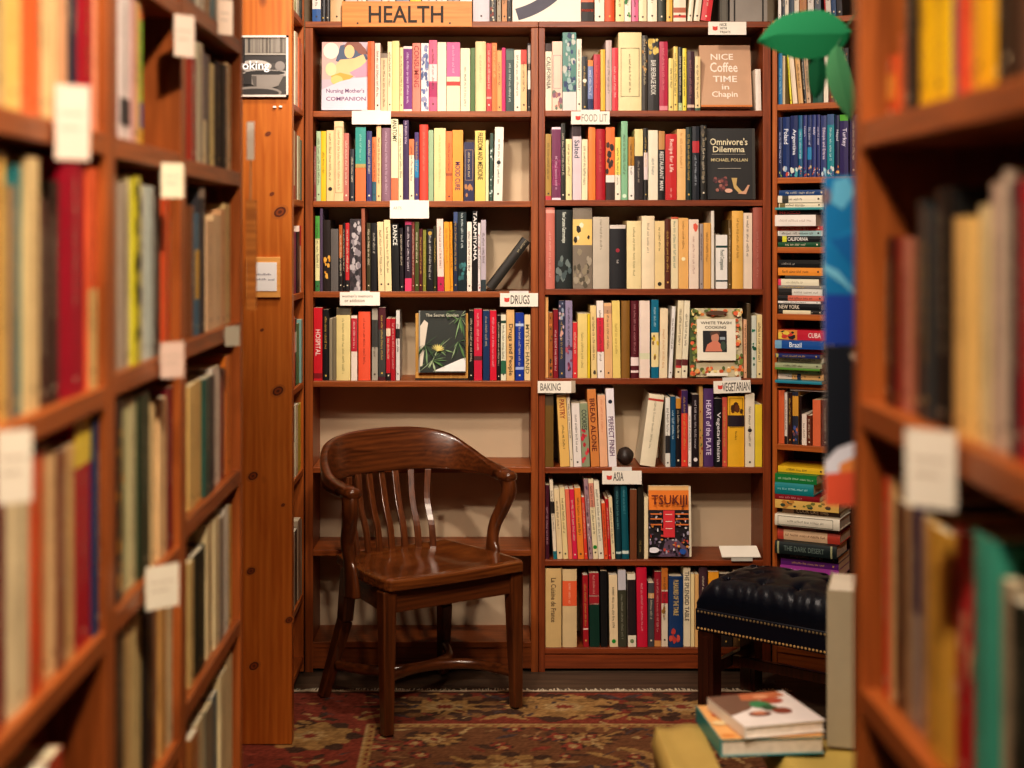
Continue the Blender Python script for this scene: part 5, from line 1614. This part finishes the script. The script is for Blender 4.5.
# crumpled paper scrap near stool
# ================= yellow bench with cushions, books on it
YE='b89c58'; YM=mat(YE,.6,.12,9); 
bt=thing('yellow_bench','low bench with two worn yellow seat cushions holding cookbooks','bench',(.325,2.62,0))
CT=.487
def cushion(x0,x1,y0,y1,z0,z1,nm='cushion',shear=0,col=YM):
    nx=20;ny=16; vs=[];fs=[]
    for l in (1,0):
        for j in range(ny+1):
            for i in range(nx+1):
                u=i/nx;v=j/ny; ed=min(u,1-u,v,1-v)*2
                e=min(1,ed*9); z=z0+(z1-z0)*( .5+ (.5 if l else -.5)*math.sqrt(max(0,1-(1-e)**2))*.9)+ (.004*math.sin(u*7+v*3) if l else 0)
                vs.append((x0+(x1-x0)*u+shear*(1-v),y0+(y1-y0)*v,z))
    N=(nx+1)*(ny+1)
    for j in range(ny):
        for i in range(nx): a=j*(nx+1)+i; fs.append((a,a+1,a+nx+2,a+nx+1)); fs.append((a+N,a+nx+1+N,a+nx+2+N,a+1+N))
    for i in range(nx): a=i; fs.append((a+1,a,a+N,a+1+N)); a=ny*(nx+1)+i; fs.append((a,a+1,a+1+N,a+N))
    for j in range(ny): a=j*(nx+1); fs.append((a,a+nx+1,a+nx+1+N,a+N)); a+=nx; fs.append((a+nx+1,a,a+N,a+nx+1+N))
    b=MB(); b.add(vs,fs); return b.build(nm,col,bt,smooth=True)
cushion(.022,.122,-.22,.26,.38,CT+.006)
cushion(.235,.55,-.22,.20,.38,CT,col=mat('c4aa5c',.6,.12,9))
b=MB(); b.box(0,.55,-.22,.22,.34,.38,bev=.004); b.build('frame',wood('1c100a','3c2014','X',.4),bt)
for (lx,ly) in ((.02,-.2),(.49,-.2),(.02,.16),(.49,.16)):
    b=MB(); b.box(lx,lx+.04,ly,ly+.04,0,.34,bev=.003); b.build('leg',wood('1c100a','3c2014','Z',.4),bt)
def lying(name,label,loc,rz,w,l,th,col,pages='efe6d4',spinecol=None):
    t=thing(name,label,'book',loc,rz)
    b=MB(); b.box(0,w,0,l,0,.002); b.box(0,w,0,l,th-.002,th); b.box(0,.003,0,l,.002,th-.002)
    b.build('cover',mat(col,.35,.08),t)
    b=MB(); b.box(.003,w-.003,.003,l-.003,.002,th-.002); b.build('page_block',mat(pages,.8,.12,80),t)
    return t
def art_top(t,items,w,l,th,name='cover_artwork'):
    b=MB(); mats=[];ix={}
    for k,it in enumerate(items):
        if it[1] not in ix: ix[it[1]]=len(mats); mats.append(mat(it[1],.4,.08))
        if it[0]=='r': x0,x1,y0,y1=it[2:]; pts=[(x0,y0),(x1,y0),(x1,y1),(x0,y1)]
        elif it[0]=='e': cx,cy,rx,ry=it[2:]; pts=[(cx+rx*math.cos(q*math.pi/10),cy+ry*math.sin(q*math.pi/10)) for q in range(20)]
        else: pts=it[2]
        b.poly([(min(1,max(0,p[0]))*w,min(1,max(0,p[1]))*l,th+.0003+.00012*k) for p in pts],ix[it[1]])
    b.build(name,mats,t)
zt=CT+.0022
t=lying('cookbook','thick orange cookbook with teal spine under the white one',(.452,2.672,zt),R(5),.2,.195,.032,'1c8c94',pages='d8ccbc')
art_top(t,[('r','e8b070',.01,1,0,1)]+[('e',['d88c44','e8d0a0','c8683c','f0dcb8'][i%4],(.1+.8*((i*37)%17)/17),(.1+.8*((i*53)%19)/19),.07,.06) for i in range(20)],.2,.195,.032)
t=lying('cookbook','white cookbook with a salad photo on top of orange one',(.497,2.668,zt+.0352),R(14),.165,.178,.022,'f0e8e0',pages='ece0d4')
it=[('r','f2e8e4',0,1,0,1),('p','7c5c4c',[(0,.35),(.0,1),(.5,1),(.6,.8),(.3,.5)]),('p','c87850',[(.35,.8),(.4,1),(.9,1),(.95,.85),(.6,.75)]),('e','b8543c',.7,.72,.14,.1),('e','3c8c5c',.5,.62,.13,.12),('e','2c5c3c',.56,.5,.1,.09),('e','8c4430',.66,.38,.12,.1),('e','6c3424',.36,.34,.14,.08),('e','d89070',.36,.36,.09,.05),('e','e8a880',.62,.85,.1,.06)]
art_top(t,it,.165,.178,.022)
t=thing('tall_book','pale grey book standing upright on the yellow bench cushion','book',(.667,2.735,CT+.0),R(-17))
b=MB(); b.box(0,.003,0,.16,0,.300); b.box(.049,.052,0,.16,0,.300); b.box(.003,.049,0,.003,0,.300); b.build('cover',mat('a89c84',.6,.06),t)
b=MB(); b.box(.003,.049,.003,.157,.003,.297); b.build('page_block',mat('e8dcc8',.8),t)
# ================= display panel with posters, beside bookcase
PX=.545; PYd=2.02
t=thing('display_board','wooden display board standing behind the lone aisle bookcase','panel',(PX,PYd,0))
b=MB(); b.box(0,.55,0,.03,.04,2.3); b.build('board',FZ_,t,bevel=.002)
b=MB(); b.box(.0,.55,-.12,.15,0,.04); b.build('foot',FX_,t)
def poster(label,x0,x1,z0,z1,items,y=-.004):
    t=thing('travel_poster',label,'poster',(x0,PYd-.001,z0)); w=x1-x0;h=z1-z0
    b=MB(); b.box(0,w,-.003,0,0,h); b.build('paper',mat('e8e4e0',.4,.04),t)
    flat_art(t,'printed_scene',items,w,h,-.0034)
xl=WX(823,PYd)
sc_=F/PYd
def PZ(py): return CAMZ-(py-CY)/sc_
poster('blue sky poster sticking out from display board beside the bookcase',xl,xl+.34,PZ(345),PZ(176),[('r','0c6ca0',0,1,.25,1),('r','1c3c90',0,1,0,.3),('p','1478ac',[(0,.6),(.5,1),(1,1),(1,.4),(.4,.25)]),('p','5ca4c4',[(.04,.97),(.1,1),(.13,.9),(.08,.8),(.03,.84)]),('p','6cacc8',[(0,.48),(.06,.44),(.14,.3),(.16,.26),(.08,.36),(0,.44)]),('p','0c5c98',[(.02,.62),(.1,.5),(.16,.4),(.12,.66)]),('e','6c5c68',.01,.88,.02,.05)])
poster('dark poster with white and red shapes under the blue one',xl+.002,xl+.34,PZ(505),PZ(346),[('r','141a24',0,1,0,1),('p','b8a898',[(.1,.95),(.16,.8),(.4,.5),(.5,.6),(.2,1)]),('p','d8d8e4',[(0,.28),(.05,.36),(.3,.5),(.4,.4),(.3,.2),(0,.14)]),('p','e08c4c',[(.06,.26),(.2,.36),(.3,.2),(.2,.1),(.06,.1)]),('p','d85c40',[(0,.2),(.16,.22),(.4,.1),(.4,0),(0,0)])])
# ================= green paper leaves hanging
LYh=2.75
t=thing('leaf_hanging','three large green paper leaves hanging on a wire near the ceiling','decoration',(WX(846,LYh),LYh,0))
def leafm(name,col,pts,mid,y=0,curl=.006):
    """pts outline in px; build as fan with a crease"""
    sx=lambda p:((p[0]-846)*LYh/F, CAMZ-(p[1]-CY)*LYh/F)
    a=sx(mid[0]); c=sx(mid[1]); n=14; top=[sx(p) for p in pts[0]]; bot=[sx(p) for p in pts[1]]
    def samp(L,t):
        q=t*(len(L)-1); i=min(int(q),len(L)-2); f=q-i; return (L[i][0]*(1-f)+L[i+1][0]*f,L[i][1]*(1-f)+L[i+1][1]*f)
    T=spline([Vector((p[0],p[1],0)) for p in [a]+top+[c]],5); B_=spline([Vector((p[0],p[1],0)) for p in [a]+bot+[c]],5)
    v=[];f=[]
    for i in range(n+1):
        t_=i/n; p=samp([(q.x,q.y) for q in T],t_); q_=samp([(q.x,q.y) for q in B_],t_); m_=((p[0]+q_[0])/2,(p[1]+q_[1])/2)
        v+=[(p[0],y+curl*math.sin(math.pi*t_),p[1]),(m_[0],y-.004,m_[1]),(q_[0],y+curl*math.sin(math.pi*t_),q_[1])]
    for i in range(n): k=3*i; f+=[(k,k+1,k+4,k+3),(k+1,k+2,k+5,k+4)]
    me=pyd(v,f); o=link(name,me,t,mat(col,.75,.04,6,spec=.2))
    md=o.modifiers.new('s','SOLIDIFY'); md.thickness=.0012
leafm('leaf','207a4e',([(775,20),(800,11),(825,10),(842,20)],[(775,50),(795,58),(822,58),(842,48)]),((757,42),(852,32)))
leafm('leaf','145a3a',([(812,58),(810,75),(812,90)],[(826,58),(828,75),(824,90)]),((820,50),(816,98)),.01)
leafm('leaf','589c6c',([(829,55),(826,75),(834,100)],[(842,50),(851,75),(855,100)]),((836,46),(850,121)),-.006)
b=MB(); b.tube([(.0,0,CAMZ-(28-CY)*LYh/F),(.05,0,1.95),(.08,.0,2.2),(.085,0,3.1)],.0022,6); b.tube([(-.02,0,CAMZ-(48-CY)*LYh/F),(.0,0,CAMZ-(30-CY)*LYh/F)],.002,6); b.build('wire_stem',mat('2c6c44',.5),t)
# small floor items
t=thing('paper_scrap','crumpled grey paper scrap on the floor behind the stool leg','paper',(WX(745,4.62),4.62,.0))
b=MB(); rr=random.Random(2); vs=[(x*.02+rr.uniform(-.006,.006),y*.012,.009+rr.uniform(0,.012)) for y in range(4) for x in range(6)]; b.add(vs,[(r_*6+c_,r_*6+c_+1,r_*6+c_+7,r_*6+c_+6) for r_ in range(3) for c_ in range(5)]); b.build('paper',mat('8c8880',.7,.2),t)
# ================= lights
def area(loc,size,e,col,tgt=None,spread=180,name='ceiling_lamp_glow'):
    L=bpy.data.lights.new(name,'AREA'); L.shape='DISK'; L.size=size; L.energy=e; L.color=col; L.spread=R(spread)
    o=bpy.data.objects.new(name,L); COL.objects.link(o); o.location=loc
    if tgt: o.rotation_euler=(Vector(tgt)-Vector(loc)).to_track_quat('-Z','Y').to_euler()
    return o
WARM=(1,.86,.74)
def spot(loc,tgt,e,size,blend,rad=.08,name='track_spot'):
    L=bpy.data.lights.new(name,'SPOT'); L.energy=e; L.color=WARM if name!='aisle_spot' else (1,.82,.62); L.spot_size=R(size); L.spot_blend=blend; L.shadow_soft_size=rad
    o=bpy.data.objects.new(name,L); COL.objects.link(o); o.location=loc
    o.rotation_euler=(Vector(tgt)-Vector(loc)).to_track_quat('-Z','Y').to_euler(); return o
spot((-.1,3.5,2.95),(.05,4.85,1.7),74,112,.8)
spot((.55,1.7,2.95),(.5,4.85,1.25),180,52,.9)
spot((-.5,1.2,2.95),(.5,4.85,1.0),165,44,.8)
spot((-.45,2.4,2.95),(-.05,4.98,1.05),85,36,.9)
spot((-.2,2.6,3.0),(-.75,4.1,2.1),130,50,1)
spot((.3,.9,2.9),(-.5,1.95,1.2),225,72,1,name='aisle_spot')
spot((-.25,.4,2.9),(.46,1.5,1.2),170,76,1,name='aisle_spot')
spot((.1,1.5,2.95),(.62,2.75,.5),140,36,1,name='bench_spot')
w=bpy.data.worlds.new('room_light'); bpy.context.scene.world=w; w.use_nodes=True
w.node_tree.nodes['Background'].inputs['Color'].default_value=(1,.8,.6,1); w.node_tree.nodes['Background'].inputs['Strength'].default_value=.03
sc=bpy.context.scene; sc.view_settings.view_transform='Standard'; sc.view_settings.look='Medium High Contrast'; sc.view_settings.exposure=0; sc.view_settings.gamma=1
sc.cycles.use_denoising=True; sc.cycles.max_bounces=6; sc.cycles.diffuse_bounces=4
# ---- developer sanity
for l,n in LABELS.items():
    k=len(l.replace(',',' ').split())
    if k>16 or k<4: print('LABELLEN',k,l)
    if len(n)>1: print('DUP',l,n)
